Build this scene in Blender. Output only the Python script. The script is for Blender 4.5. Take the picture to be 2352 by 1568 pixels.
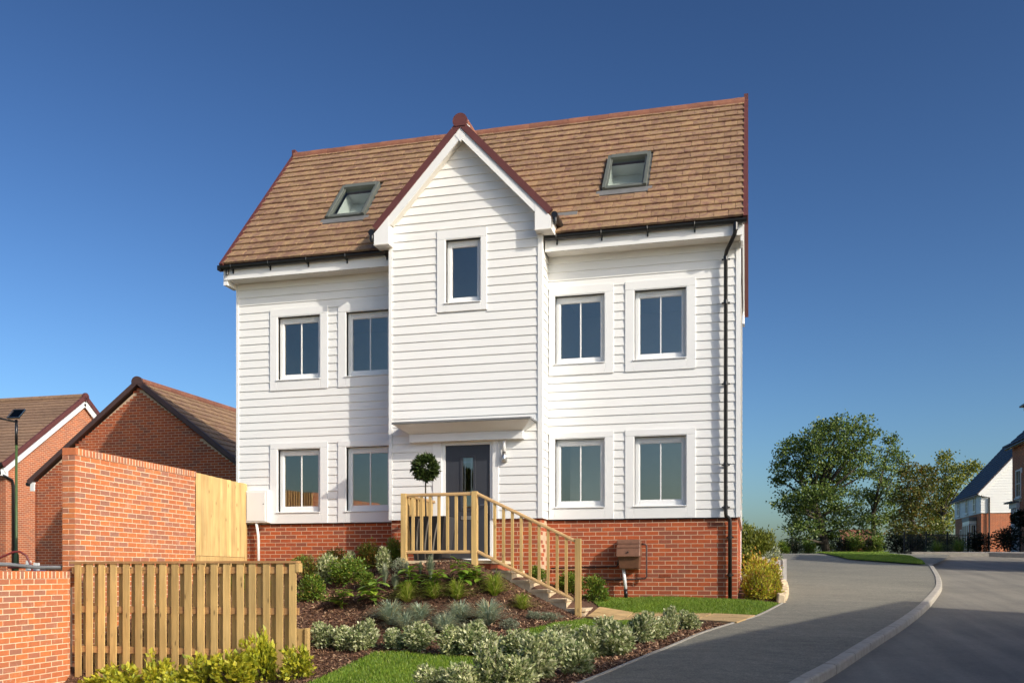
import bpy, bmesh, math, random
import numpy as np
from mathutils import Vector, Matrix
R = math.radians
random.seed(7); rng = np.random.default_rng(7)
for o in list(bpy.data.objects): bpy.data.objects.remove(o, do_unlink=True)
scene = bpy.context.scene
col = scene.collection

# ------------------------------------------------------------------ camera, sky, sun, exposure
cam_d = bpy.data.cameras.new('camera'); cam = bpy.data.objects.new('camera', cam_d); col.objects.link(cam)
cam.location = (0, 0, 1.5); cam.rotation_euler = (R(90), 0, R(14.4))
cam_d.sensor_width = 36.0; cam_d.sensor_fit = 'HORIZONTAL'; cam_d.lens = 36.0*2129/2352
cam_d.shift_y = (1313-784)/2352; cam_d.clip_start = 0.05; cam_d.clip_end = 3000
scene.camera = cam
SUN = Vector((1.85, -1.0, 1.2)).normalized()
SUN_EL = math.asin(SUN.z); SUN_AZ = math.atan2(SUN.x, SUN.y)
world = bpy.data.worlds.new('World'); scene.world = world; world.use_nodes = True
wn = world.node_tree; wn.nodes.clear()
sky = wn.nodes.new('ShaderNodeTexSky'); sky.sky_type = 'NISHITA'; sky.sun_disc = False
sky.sun_elevation = SUN_EL; sky.sun_rotation = SUN_AZ; sky.altitude = 500
sky.air_density = 1.0; sky.dust_density = 2.8; sky.ozone_density = 3.0
bg = wn.nodes.new('ShaderNodeBackground'); bg.inputs['Strength'].default_value = 0.0515
gm = wn.nodes.new('ShaderNodeGamma'); gm.inputs['Gamma'].default_value = 1.65      # deep clear polarised blue
wo = wn.nodes.new('ShaderNodeOutputWorld')
tn = wn.nodes.new('ShaderNodeMix'); tn.data_type = 'RGBA'; tn.blend_type = 'MULTIPLY'; tn.inputs[0].default_value = 1.0; tn.inputs[7].default_value = (1.0, 1.02, 0.985, 1)
wn.links.new(sky.outputs[0], tn.inputs[6]); wn.links.new(tn.outputs[2], gm.inputs[0]); wn.links.new(gm.outputs[0], bg.inputs[0]); wn.links.new(bg.outputs[0], wo.inputs[0])
sl = bpy.data.lights.new('sun', 'SUN'); sl.energy = 3.85; sl.angle = R(0.53); sl.color = (1.0, 0.925, 0.80)
sun = bpy.data.objects.new('sun', sl); col.objects.link(sun)
sun.rotation_euler = SUN.to_track_quat('Z', 'Y').to_euler(); sun.location = (20, -12, 20)
vs = scene.view_settings; vs.view_transform = 'Standard'; vs.look = 'None'; vs.gamma = 1.0
vs.exposure = 0.0; vs.use_curve_mapping = False
scene.cycles.max_bounces = 8; scene.cycles.transparent_max_bounces = 12

# ------------------------------------------------------------------ terrain heights
SN, CS = 0.24869, 0.96858
def plane(x, y):
    D = -x*SN + y*CS
    z = 0.088 + 0.0565*D
    over = np.maximum(D-36.0, 0.0)
    return np.where(D > 36.0, 2.122 + 0.262*(1-np.exp(-over/4.64)), z)
CTRL = np.array([
 (-5.73,11.0,.20),(-7.4,10.9,.05),(-9.1,10.8,-.1),(-9.2,9,-.35),(-6,9,-.1),(-4.5,10,.26),(-3.1,11,.45),(-4.9,11.8,.45),(-9.2,7,-.5),(-5,7,-.1),(-3,8.5,.35),
 (-9.0,11.5,.42),(-9.2,12.9,.90),(-7.2,12.4,.70),(-6.1,12.2,.58),(-9.2,14.5,1.35),(-9.3,16.4,1.5),(-8,16.4,1.52),(-6.6,16.4,1.55),(-7,15,1.40),(-5.6,14.5,1.60),(-4.9,14.35,1.62),(-4.3,14.3,1.55),
 (-6.3,13.6,.95),(-5.2,13.2,.78),(-4.2,13.5,.95),(-3.8,14.1,1.2),(-3.2,14.0,.92),(-2.9,13.9,.80),(-2.6,14.45,.79),(-2.3,14.8,.80),(-1.0,13.9,.80),(-.2,13.3,.81),(-1.2,15.2,.90),(-2.2,15.6,.93),
 (-4.9,15.8,1.6),(-3.4,16.2,1.25),(-2.87,16.4,1.06),(-1.6,16.4,1.03),(-.24,16.4,.995),(-3.4,12.3,.66),(-2.2,12.8,.76),(-2.6,11.3,.56),(-1.7,10,.58),(-2.3,8.3,.48),
 (-1.36,7.92,.541),(-.975,9.69,.632),(-.62,11.3,.716),(-.13,13.0,.804),(.53,16.0,.958),(0.7,18,1.065),(-1.8,6,.42),(0,17.5,1.03),(0.9,14,.82),(1,10,.60),(3,14,.79),(0,7,.47),(3,18,1.0)])
def _k(r2): return np.where(r2 > 0, r2*np.log(r2+1e-12), 0.0)
def _fit():
    P = CTRL[:, :2]; v = CTRL[:, 2]-plane(P[:, 0], P[:, 1]); n = len(P)
    K = _k(((P[:, None]-P[None])**2).sum(-1)) + np.eye(n)*0.02
    Q = np.c_[np.ones(n), P]
    A = np.block([[K, Q], [Q.T, np.zeros((3, 3))]])
    s = np.linalg.solve(A, np.r_[v, 0, 0, 0]); return s[:n], s[n:]
_W, _C = _fit()
def sm(t): t = np.clip(t, 0, 1); return t*t*(3-2*t)
def G(x, y):
    x = np.asarray(x, float); y = np.asarray(y, float)
    r2 = (x[..., None]-CTRL[:, 0])**2 + (y[..., None]-CTRL[:, 1])**2
    dz = _k(r2)@_W + _C[0] + _C[1]*x + _C[2]*y
    w = sm((1.0-x+np.maximum(0,(y-16)*.0))/0.9)*sm((17.6-y)/1.0)*sm((y-5.0)/2.0)   # garden only
    g = plane(x, y) + dz*w
    left = sm((-9.47-x)/0.3); left=np.where(y>16.6, sm((-6-x)/3.0), left)
    return g*(1-left) + left*np.minimum(0.6+0.0*y, 0.9)
def g1(x, y): return float(G(np.array([x]), np.array([y]))[0])

# ------------------------------------------------------------------ materials
def nt(name):
    m = bpy.data.materials.new(name); m.use_nodes = True; t = m.node_tree
    return m, t, t.nodes['Principled BSDF']
def N(t, kind, **kw):
    n = t.nodes.new(kind)
    for k, v in kw.items():
        if k in n.inputs: n.inputs[k].default_value = v
        else: setattr(n, k, v)
    return n
def coords(t, scale=(1, 1, 1), jitter=True):
    """object coordinates, shifted per object so alike pieces do not repeat"""
    tc = N(t, 'ShaderNodeTexCoord'); oi = N(t, 'ShaderNodeObjectInfo')
    mul = N(t, 'ShaderNodeMath', operation='MULTIPLY'); mul.inputs[1].default_value = 37.0
    t.links.new(oi.outputs['Random'], mul.inputs[0])
    add = N(t, 'ShaderNodeVectorMath', operation='ADD'); t.links.new(tc.outputs['Object'], add.inputs[0])
    if jitter: t.links.new(mul.outputs[0], add.inputs[1])
    mp = N(t, 'ShaderNodeMapping'); mp.inputs['Scale'].default_value = scale
    t.links.new(add.outputs[0], mp.inputs[0]); return mp.outputs[0]
def ramp(t, fac, stops, interp='LINEAR'):
    r = N(t, 'ShaderNodeValToRGB'); cr = r.color_ramp; cr.interpolation = interp
    while len(cr.elements) < len(stops): cr.elements.new(0.5)
    for e, (p, c) in zip(cr.elements, stops): e.position = p; e.color = (*c, 1)
    t.links.new(fac, r.inputs[0]); return r.outputs[0]
def noise(t, vec, scale, detail=4, rough=0.55, dist=0.0):
    n = N(t, 'ShaderNodeTexNoise'); n.inputs['Scale'].default_value = scale; n.inputs['Detail'].default_value = detail
    n.inputs['Roughness'].default_value = rough; n.inputs['Distortion'].default_value = dist
    if vec is not None: t.links.new(vec, n.inputs['Vector'])
    return n.outputs['Fac']
def mix(t, fac, a, b, mode='MIX'):
    m = N(t, 'ShaderNodeMix', data_type='RGBA', blend_type=mode)
    for s, v in ((0, fac), (6, a), (7, b)):
        if isinstance(v, (float, int)): m.inputs[s].default_value = v
        elif isinstance(v, tuple): m.inputs[s].default_value = (*v, 1)
        else: t.links.new(v, m.inputs[s])
    return m.outputs[2]
def bump(t, bsdf, h, strength=0.3, dist=0.01):
    b = N(t, 'ShaderNodeBump'); b.inputs['Strength'].default_value = strength; b.inputs['Distance'].default_value = dist
    t.links.new(h, b.inputs['Height']); t.links.new(b.outputs[0], bsdf.inputs['Normal'])
def piece_random(t):
    """one random number per object and per loose piece of a joined mesh"""
    oi = N(t, 'ShaderNodeObjectInfo'); ge = N(t, 'ShaderNodeNewGeometry')
    a = N(t, 'ShaderNodeMath', operation='ADD'); f = N(t, 'ShaderNodeMath', operation='FRACT')
    t.links.new(oi.outputs['Random'], a.inputs[0]); t.links.new(ge.outputs['Random Per Island'], a.inputs[1])
    t.links.new(a.outputs[0], f.inputs[0]); return f.outputs[0]
def plain(name, c, rough=0.5, metal=0.0, var=0.06, nscale=6.0, bstr=0.0, bscale=80.0):
    m, t, b = nt(name); v = coords(t)
    n = noise(t, v, nscale, 5)
    lo = tuple(max(0, x*(1-var)) for x in c); hi = tuple(min(1, x*(1+var)) for x in c)
    t.links.new(ramp(t, n, [(0.3, lo), (0.7, hi)]), b.inputs['Base Color'])
    b.inputs['Roughness'].default_value = rough; b.inputs['Metallic'].default_value = metal
    if bstr: bump(t, b, noise(t, v, bscale, 3), bstr, 0.004)
    return m
def wood(name, lo, mid, hi, axis='Z', rough=0.7):
    m, t, b = nt(name)
    sc = {'Z': (26, 26, 1.3), 'X': (1.3, 26, 26), 'Y': (26, 1.3, 26)}[axis]
    v = coords(t, sc); n = noise(t, v, 1.0, 6, 0.65, 0.6)
    v2 = coords(t); big = noise(t, v2, 1.7, 2)
    kn = N(t, 'ShaderNodeTexVoronoi'); kn.inputs['Scale'].default_value = 1.0
    sk = {'Z': (11, 11, 3.2), 'X': (3.2, 11, 11), 'Y': (11, 3.2, 11)}[axis]
    t.links.new(coords(t, sk), kn.inputs['Vector'])
    knot = ramp(t, kn.outputs['Distance'], [(0.05, (1, 1, 1)), (0.16, (0, 0, 0))])
    c = ramp(t, n, [(0.28, lo), (0.5, mid), (0.72, hi)])
    c = mix(t, 0.75, c, ramp(t, big, [(0.3, (0.72, 0.72, 0.72)), (0.7, (1.12, 1.1, 1.05))]), 'MULTIPLY')
    rr = piece_random(t)
    c = mix(t, 1.0, c, ramp(t, rr, [(0, (0.80, 0.77, 0.74)), (1, (1.12, 1.1, 1.08))]), 'MULTIPLY')
    c = mix(t, knot, c, tuple(x*0.42 for x in lo))
    t.links.new(c, b.inputs['Base Color']); b.inputs['Roughness'].default_value = rough
    bump(t, b, n, 0.25, 0.003); return m
def brick_mat(name, stops, smear=0.55):
    m, t, b = nt(name); v = coords(t); r = piece_random(t)
    base = ramp(t, r, stops)
    n = noise(t, v, 18, 5, 0.7); base = mix(t, 0.55, base, ramp(t, n, [(0.25, (0.72, 0.70, 0.70)), (0.75, (1.22, 1.2, 1.15))]), 'MULTIPLY')
    gl = N(t, 'ShaderNodeNewGeometry'); n2 = noise(t, gl.outputs['Position'], 3.3, 4, 0.7); n3 = noise(t, v, 26, 4, 0.8)
    mm = N(t, 'ShaderNodeMath', operation='MULTIPLY'); t.links.new(n2, mm.inputs[0]); t.links.new(n3, mm.inputs[1])
    base = mix(t, ramp(t, mm.outputs[0], [(0.30, (0, 0, 0)), (0.44, (smear,)*3)]), base, (0.52, 0.40, 0.32))
    t.links.new(base, b.inputs['Base Color']); b.inputs['Roughness'].default_value = 0.85
    bump(t, b, noise(t, v, 60, 4, 0.7), 0.35, 0.004); return m
BR = [(0.0, (0.330, 0.150, 0.100)), (0.16, (0.410, 0.145, 0.074)), (0.36, (0.505, 0.155, 0.058)), (0.62, (0.590, 0.190, 0.060)), (0.84, (0.485, 0.145, 0.058)), (0.94, (0.360, 0.155, 0.104)), (1.0, (0.54, 0.17, 0.06))]
M = {}
M['brick'] = brick_mat('red_brick', BR)
M['brick_house'] = brick_mat('deep_red_brick', [(p, (c[0]*0.80, c[1]*0.53, c[2]*0.43)) for p, c in BR], 0.10)
M['mortar_house'] = plain('peach_mortar', (0.60, 0.42, 0.28), 0.95, var=0.15, nscale=14, bstr=0.4)
M['mortar'] = plain('buff_mortar', (0.72, 0.56, 0.39), 0.95, var=0.15, nscale=14, bstr=0.4)
def far_brick(name, scale, rot=(0, 0, 0), tint=1.0, dark=1.0):
    m, t, b = nt(name); ge = N(t, 'ShaderNodeNewGeometry'); sp = N(t, 'ShaderNodeSeparateXYZ'); cb = N(t, 'ShaderNodeCombineXYZ')
    t.links.new(ge.outputs['Position'], sp.inputs[0])
    ad = N(t, 'ShaderNodeMath', operation='ADD'); t.links.new(sp.outputs[0], ad.inputs[0]); t.links.new(sp.outputs[1], ad.inputs[1])
    t.links.new(ad.outputs[0], cb.inputs[0]); t.links.new(sp.outputs[2], cb.inputs[1])
    bt = N(t, 'ShaderNodeTexBrick'); t.links.new(cb.outputs[0], bt.inputs['Vector'])
    bt.inputs['Scale'].default_value = 1.0; bt.inputs['Brick Width'].default_value = 0.225; bt.inputs['Row Height'].default_value = 0.075
    bt.inputs['Mortar Size'].default_value = 0.006; bt.inputs['Bias'].default_value = 0.0
    bt.inputs['Color1'].default_value = (0.50*dark, 0.135*dark, 0.048*dark, 1); bt.inputs['Color2'].default_value = (0.34*dark, 0.10*dark, 0.05*dark, 1); bt.inputs['Mortar'].default_value = (0.60, 0.45, 0.30, 1)
    n = noise(t, ge.outputs['Position'], 1.2, 4)
    t.links.new(mix(t, 0.5, bt.outputs['Color'], ramp(t, n, [(0.3, (0.8, 0.8, 0.8)), (0.7, (1.15, 1.12, 1.1))]), 'MULTIPLY'), b.inputs['Base Color'])
    b.inputs['Roughness'].default_value = 0.9
    inv = N(t, 'ShaderNodeMath', operation='SUBTRACT'); inv.inputs[0].default_value = 1.0; t.links.new(bt.outputs['Fac'], inv.inputs[1])
    bump(t, b, inv.outputs[0], 0.5, 0.006); return m
M['far_brick'] = far_brick('distant_brickwork', 1.0)
def clad_mat():
    m, t, b = nt('white_weatherboard'); v = coords(t, (1.2, 1.2, 30)); n = noise(t, v, 1.5, 5, 0.6, 0.3); r = piece_random(t)
    c = ramp(t, n, [(0.3, (0.785, 0.775, 0.75)), (0.7, (0.83, 0.825, 0.805))])
    c = mix(t, 1.0, c, ramp(t, r, [(0, (0.965, 0.965, 0.965)), (1, (1.0, 1.0, 1.0))]), 'MULTIPLY')
    v2 = coords(t, (1, 1, 1), False); d = noise(t, v2, 0.9, 4, 0.6)
    c = mix(t, ramp(t, d, [(0.52, (0, 0, 0)), (0.8, (0.12, 0.12, 0.12))]), c, (0.60, 0.57, 0.50))
    t.links.new(c, b.inputs['Base Color']); b.inputs['Roughness'].default_value = 0.55
    bump(t, b, n, 0.12, 0.003); return m
M['clad'] = clad_mat()
M['trim'] = plain('white_trim', (0.80, 0.795, 0.78), 0.45, var=0.025, nscale=2)
M['pvc'] = plain('white_upvc', (0.80, 0.80, 0.79), 0.28, var=0.02, nscale=2)
M['soffit'] = plain('cream_soffit', (0.74, 0.70, 0.64), 0.5, var=0.03)
M['black'] = plain('black_plastic', (0.012, 0.012, 0.013), 0.32, var=0.2)
M['lead'] = plain('grey_lead', (0.16, 0.16, 0.16), 0.5, var=0.15)
M['verge'] = plain('maroon_dry_verge', (0.115, 0.036, 0.032), 0.5, var=0.12)
M['verge_dark'] = plain('dark_brown_verge', (0.085, 0.045, 0.038), 0.5, var=0.12)
def tile_mat(name, stops, mot):
    m, t, b = nt(name); v = coords(t, (1, 1, 1)); r = piece_random(t)
    n = noise(t, v, 9.0, 5, 0.62, 0.5); c = ramp(t, n, stops)
    c = mix(t, mot, c, ramp(t, r, [(0, (0.80, 0.74, 0.72)), (0.5, (1, 1, 1)), (1, (1.16, 1.12, 1.05))]), 'MULTIPLY')
    ge = N(t, 'ShaderNodeNewGeometry'); w = noise(t, ge.outputs['Position'], 0.8, 3)
    c = mix(t, 0.5, c, ramp(t, w, [(0.3, (0.82, 0.8, 0.8)), (0.7, (1.12, 1.1, 1.06))]), 'MULTIPLY')
    t.links.new(c, b.inputs['Base Color']); b.inputs['Roughness'].default_value = 0.8
    bump(t, b, noise(t, v, 120, 3, 0.7), 0.25, 0.003); return m
M['tile'] = tile_mat('brown_concrete_tile', [(0.26, (0.165, 0.082, 0.064)), (0.44, (0.245, 0.142, 0.094)), (0.58, (0.325, 0.215, 0.112)), (0.74, (0.205, 0.114, 0.084))], 0.8)
M['tile_far'] = tile_mat('weathered_brown_tile', [(0.30, (0.180, 0.105, 0.070)), (0.7, (0.290, 0.190, 0.120))], 0.6)
M['ridge'] = tile_mat('terracotta_ridge', [(0.30, (0.185, 0.070, 0.048)), (0.7, (0.270, 0.118, 0.070))], 0.8)
M['slate'] = plain('dark_slate', (0.030, 0.034, 0.045), 0.55, var=0.3, nscale=5)
M['fence'] = wood('brown_sawn_fence', (0.440, 0.290, 0.105), (0.600, 0.410, 0.160), (0.700, 0.500, 0.215))
M['fence_x'] = wood('brown_sawn_rail', (0.30, 0.155, 0.062), (0.40, 0.225, 0.09), (0.47, 0.29, 0.12), 'X')
M['paling'] = wood('pale_new_timber', (0.52, 0.335, 0.130), (0.64, 0.44, 0.185), (0.72, 0.53, 0.25))
M['rail'] = wood('honey_timber', (0.50, 0.325, 0.115), (0.62, 0.42, 0.165), (0.70, 0.50, 0.215))
M['rail_x'] = wood('honey_handrail', (0.42, 0.255, 0.11), (0.53, 0.34, 0.155), (0.61, 0.42, 0.205), 'X')
M['stone'] = plain('buff_sandstone', (0.66, 0.52, 0.34), 0.85, var=0.18, nscale=5, bstr=0.35)
M['stone_orange'] = plain('golden_sandstone', (0.50, 0.335, 0.150), 0.85, var=0.25, nscale=4, bstr=0.35)
M['concrete'] = plain('pale_kerb_concrete', (0.38, 0.345, 0.29), 0.9, var=0.14, nscale=9, bstr=0.5)
M['door'] = plain('anthracite_door', (0.042, 0.045, 0.055), 0.42, var=0.06, bstr=0.1)
M['planter'] = plain('dark_grey_planter', (0.040, 0.042, 0.046), 0.5, var=0.1)
M['steel'] = plain('brushed_steel', (0.62, 0.62, 0.62), 0.28, 1.0, var=0.05)
M['frame_grey'] = plain('grey_green_frame', (0.115, 0.125, 0.110), 0.42, var=0.08)
M['meter'] = plain('brown_meter_plastic', (0.180, 0.082, 0.046), 0.55, var=0.18, nscale=12)
M['green_paint'] = plain('green_lamp_paint', (0.060, 0.105, 0.030), 0.5, var=0.12)
M['red_paint'] = plain('dark_red_tube', (0.16, 0.02, 0.02), 0.4, var=0.1)
M['grey_pipe'] = plain('grey_conduit', (0.16, 0.17, 0.18), 0.5, var=0.15)
M['blue'] = plain('blue_box', (0.05, 0.07, 0.2), 0.5)
M['interior'] = plain('pale_interior', (0.78, 0.78, 0.75), 0.8, var=0.03)
M['iron'] = plain('black_iron', (0.010, 0.010, 0.011), 0.45)
M['white_post'] = plain('pale_grey_timber', (0.46, 0.45, 0.44), 0.8, var=0.15)
def glass_mat(name, refl, tint):
    m, t, b = nt(name); t.nodes.remove(b); out = t.nodes['Material Output']
    tr = N(t, 'ShaderNodeBsdfTransparent'); tr.inputs[0].default_value = (*tint, 1)
    gl = N(t, 'ShaderNodeBsdfGlossy'); gl.inputs['Roughness'].default_value = 0.0; gl.inputs[0].default_value = (1.0, 0.90, 0.76, 1)
    v = coords(t); bp = N(t, 'ShaderNodeBump'); bp.inputs['Strength'].default_value = 0.02; bp.inputs['Distance'].default_value = 0.01
    t.links.new(noise(t, v, 1.5, 2), bp.inputs['Height']); t.links.new(bp.outputs[0], gl.inputs['Normal'])
    lw = N(t, 'ShaderNodeLayerWeight'); lw.inputs[0].default_value = 0.5      # same reflectance from both sides of the pane
    fr = N(t, 'ShaderNodeMath', operation='POWER'); fr.inputs[1].default_value = 4.0; t.links.new(lw.outputs['Facing'], fr.inputs[0])
    ma = N(t, 'ShaderNodeMath', operation='ADD', use_clamp=True); ma.inputs[1].default_value = refl; t.links.new(fr.outputs[0], ma.inputs[0])
    ms = N(t, 'ShaderNodeMixShader'); t.links.new(ma.outputs[0], ms.inputs[0]); t.links.new(tr.outputs[0], ms.inputs[1]); t.links.new(gl.outputs[0], ms.inputs[2])
    t.links.new(ms.outputs[0], out.inputs[0]); return m
M['glass'] = glass_mat('window_glass', 0.30, (0.86, 0.88, 0.87))
M['glass_roof'] = glass_mat('skylight_glass', 0.06, (0.74, 0.80, 0.76))
M['glass_dark'] = glass_mat('solar_glass', 0.05, (0.03, 0.03, 0.05))
def leaf_mat(name, stops, transl=0.3, rough=0.5):
    m, t, b = nt(name); out = t.nodes['Material Output']; r = piece_random(t)
    ge = N(t, 'ShaderNodeNewGeometry'); n = noise(t, ge.outputs['Position'], 2.2, 3)
    c = ramp(t, r, stops); c = mix(t, 0.6, c, ramp(t, n, [(0.3, (0.72, 0.75, 0.72)), (0.7, (1.2, 1.18, 1.1))]), 'MULTIPLY')
    t.links.new(c, b.inputs['Base Color']); b.inputs['Roughness'].default_value = rough
    tl = N(t, 'ShaderNodeBsdfTranslucent'); t.links.new(c, tl.inputs[0])
    ms = N(t, 'ShaderNodeMixShader'); ms.inputs[0].default_value = transl
    t.links.new(b.outputs[0], ms.inputs[1]); t.links.new(tl.outputs[0], ms.inputs[2]); t.links.new(ms.outputs[0], out.inputs[0]); return m
M['leaf_var'] = leaf_mat('cream_edged_leaf', [(0, (0.13, 0.19, 0.06)), (0.25, (0.27, 0.33, 0.12)), (0.55, (0.52, 0.54, 0.27)), (1, (0.78, 0.76, 0.50))])
M['leaf_yellow'] = leaf_mat('yellow_green_leaf', [(0, (0.19, 0.24, 0.018)), (0.35, (0.46, 0.46, 0.03)), (0.75, (0.70, 0.62, 0.06)), (1, (0.48, 0.56, 0.07))], 0.4)
M['leaf_green'] = leaf_mat('mid_green_leaf', [(0, (0.08, 0.15, 0.016)), (0.5, (0.17, 0.28, 0.03)), (0.85, (0.28, 0.34, 0.045)), (1, (0.30, 0.19, 0.04))], 0.35)
M['leaf_rust'] = leaf_mat('rust_green_leaf', [(0, (0.09, 0.13, 0.018)), (0.5, (0.19, 0.23, 0.03)), (0.8, (0.26, 0.17, 0.035)), (1, (0.30, 0.11, 0.03))], 0.35)
M['leaf_broad'] = leaf_mat('glossy_broad_leaf', [(0, (0.09, 0.18, 0.02)), (0.5, (0.21, 0.36, 0.04)), (1, (0.40, 0.50, 0.06))], 0.3, 0.32)
M['leaf_silver'] = leaf_mat('silver_leaf', [(0, (0.18, 0.22, 0.13)), (0.6, (0.33, 0.37, 0.25)), (1, (0.48, 0.50, 0.36))])
M['leaf_bay'] = leaf_mat('dark_bay_leaf', [(0, (0.022, 0.040, 0.010)), (0.6, (0.050, 0.080, 0.018)), (1, (0.09, 0.12, 0.03))], 0.15, 0.35)
M['leaf_autumn'] = leaf_mat('autumn_leaf', [(0, (0.22, 0.27, 0.022)), (0.4, (0.45, 0.46, 0.035)), (0.75, (0.62, 0.50, 0.05)), (0.9, (0.45, 0.24, 0.05)), (1, (0.30, 0.12, 0.045))], 0.4)
M['leaf_oak'] = leaf_mat('oak_leaf', [(0, (0.046, 0.088, 0.015)), (0.5, (0.112, 0.172, 0.027)), (1, (0.21, 0.26, 0.048))], 0.25)
M['leaf_oak2'] = leaf_mat('browning_oak_leaf', [(0, (0.050, 0.074, 0.012)), (0.5, (0.115, 0.135, 0.019)), (0.85, (0.18, 0.15, 0.024)), (1, (0.23, 0.12, 0.022))], 0.32)
M['leaf_lime'] = leaf_mat('yellowing_tree_leaf', [(0, (0.075, 0.105, 0.012)), (0.5, (0.17, 0.20, 0.024)), (1, (0.29, 0.28, 0.04))], 0.32)
M['leaf_dark'] = leaf_mat('dark_shrub_leaf', [(0, (0.010, 0.018, 0.007)), (1, (0.03, 0.042, 0.014))], 0.15)
M['fescue'] = leaf_mat('blue_fescue_blade', [(0, (0.30, 0.38, 0.28)), (0.6, (0.46, 0.55, 0.41)), (0.85, (0.56, 0.56, 0.36)), (1, (0.62, 0.50, 0.26))], 0.35)
M['blade'] = leaf_mat('green_grass_blade', [(0, (0.18, 0.29, 0.025)), (0.6, (0.40, 0.48, 0.06)), (1, (0.64, 0.55, 0.20))], 0.4)
M['lawn_blade'] = leaf_mat('lawn_blade', [(0, (0.11, 0.20, 0.014)), (0.6, (0.19, 0.31, 0.024)), (1, (0.32, 0.37, 0.05))], 0.3)
M['bark'] = plain('grey_brown_bark', (0.060, 0.048, 0.034), 0.9, var=0.35, nscale=6, bstr=0.6, bscale=20)
M['twig'] = plain('brown_twig', (0.10, 0.06, 0.035), 0.85, var=0.3)
def ground_mat(name, stops, scale, bs=0.5, bsc=60, big=None):
    m, t, b = nt(name); ge = N(t, 'ShaderNodeNewGeometry'); p = ge.outputs['Position']
    n = noise(t, p, scale, 6, 0.7); c = ramp(t, n, stops)
    w = noise(t, p, 0.35, 4, 0.6, 0.8)
    c = mix(t, 0.7, c, ramp(t, w, [(0.3, (0.80, 0.80, 0.80)), (0.7, (1.15, 1.15, 1.13))]), 'MULTIPLY')
    if big: c = big(t, p, c)
    t.links.new(c, b.inputs['Base Color']); b.inputs['Roughness'].default_value = 0.92
    bump(t, b, noise(t, p, bsc, 5, 0.75), bs, 0.012); return m
def tracks(t, p, c):
    sp = N(t, 'ShaderNodeSeparateXYZ'); t.links.new(p, sp.inputs[0])
    mp = N(t, 'ShaderNodeMapping'); mp.inputs['Scale'].default_value = (1.6, 0.10, 0.1); mp.inputs['Rotation'].default_value = (0, 0, R(14)); t.links.new(p, mp.inputs[0])
    n = noise(t, mp.outputs[0], 1.3, 3, 0.6, 0.4)
    c = mix(t, 0.6, c, ramp(t, noise(t, p, 14.0, 5, 0.75), [(0.3, (0.84, 0.84, 0.84)), (0.7, (1.16, 1.16, 1.15))]), 'MULTIPLY')
    c = mix(t, 0.7, c, ramp(t, noise(t, p, 1.1, 6, 0.7, 0.5), [(0.32, (0.86, 0.86, 0.86)), (0.68, (1.12, 1.12, 1.1))]), 'MULTIPLY')
    return mix(t, 0.8, c, ramp(t, n, [(0.35, (0.78, 0.78, 0.79)), (0.65, (1.14, 1.13, 1.10))]), 'MULTIPLY')
def specks(t, p, c):
    v = N(t, 'ShaderNodeTexVoronoi'); v.inputs['Scale'].default_value = 55; t.links.new(p, v.inputs['Vector'])
    c = mix(t, 0.8, c, ramp(t, v.outputs['Distance'], [(0.12, (1.5, 1.48, 1.42)), (0.5, (0.78, 0.78, 0.78))]), 'MULTIPLY')
    mp = N(t, 'ShaderNodeMapping'); mp.inputs['Scale'].default_value = (0.8, 2.6, 1); t.links.new(p, mp.inputs[0])
    c = mix(t, 0.8, c, ramp(t, noise(t, mp.outputs[0], 1.6, 6, 0.7, 0.6), [(0.32, (0.80, 0.80, 0.81)), (0.68, (1.18, 1.17, 1.14))]), 'MULTIPLY')
    return mix(t, 0.7, c, ramp(t, noise(t, p, 9.0, 4, 0.75), [(0.3, (0.80, 0.80, 0.80)), (0.7, (1.2, 1.2, 1.18))]), 'MULTIPLY')
M['drive'] = ground_mat('driveway_tarmac', [(0.3, (0.185, 0.174, 0.143)), (0.7, (0.282, 0.265, 0.216))], 22, 0.8, 90, specks)
M['road'] = ground_mat('road_asphalt', [(0.3, (0.195, 0.180, 0.152)), (0.7, (0.245, 0.224, 0.188))], 30, 0.4, 120, tracks)
M['mulch'] = ground_mat('bark_mulch', [(0.3, (0.058, 0.026, 0.015)), (0.7, (0.165, 0.078, 0.043))], 30, 1.0, 45)
M['lawn'] = ground_mat('lawn_turf', [(0.3, (0.075, 0.135, 0.014)), (0.7, (0.115, 0.195, 0.024))], 16, 1.0, 60)
M['soil'] = ground_mat('field_grass', [(0.3, (0.07, 0.085, 0.02)), (0.7, (0.12, 0.125, 0.035))], 5, 0.5, 20)
M['bounce_ground'] = ground_mat('pale_bounce_ground', [(0.3, (0.30, 0.265, 0.215)), (0.7, (0.42, 0.375, 0.31))], 25, 0.6, 50)  # pale surface for the added unseen ground that reflects fill light
M['paving'] = ground_mat('grey_paving', [(0.3, (0.22, 0.205, 0.185)), (0.7, (0.30, 0.28, 0.255))], 12, 0.4, 60)
M['chip'] = leaf_mat('bark_chip', [(0, (0.055, 0.025, 0.015)), (0.5, (0.170, 0.078, 0.043)), (0.8, (0.33, 0.175, 0.095)), (1, (0.60, 0.40, 0.25))], 0.0, 0.85)

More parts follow.
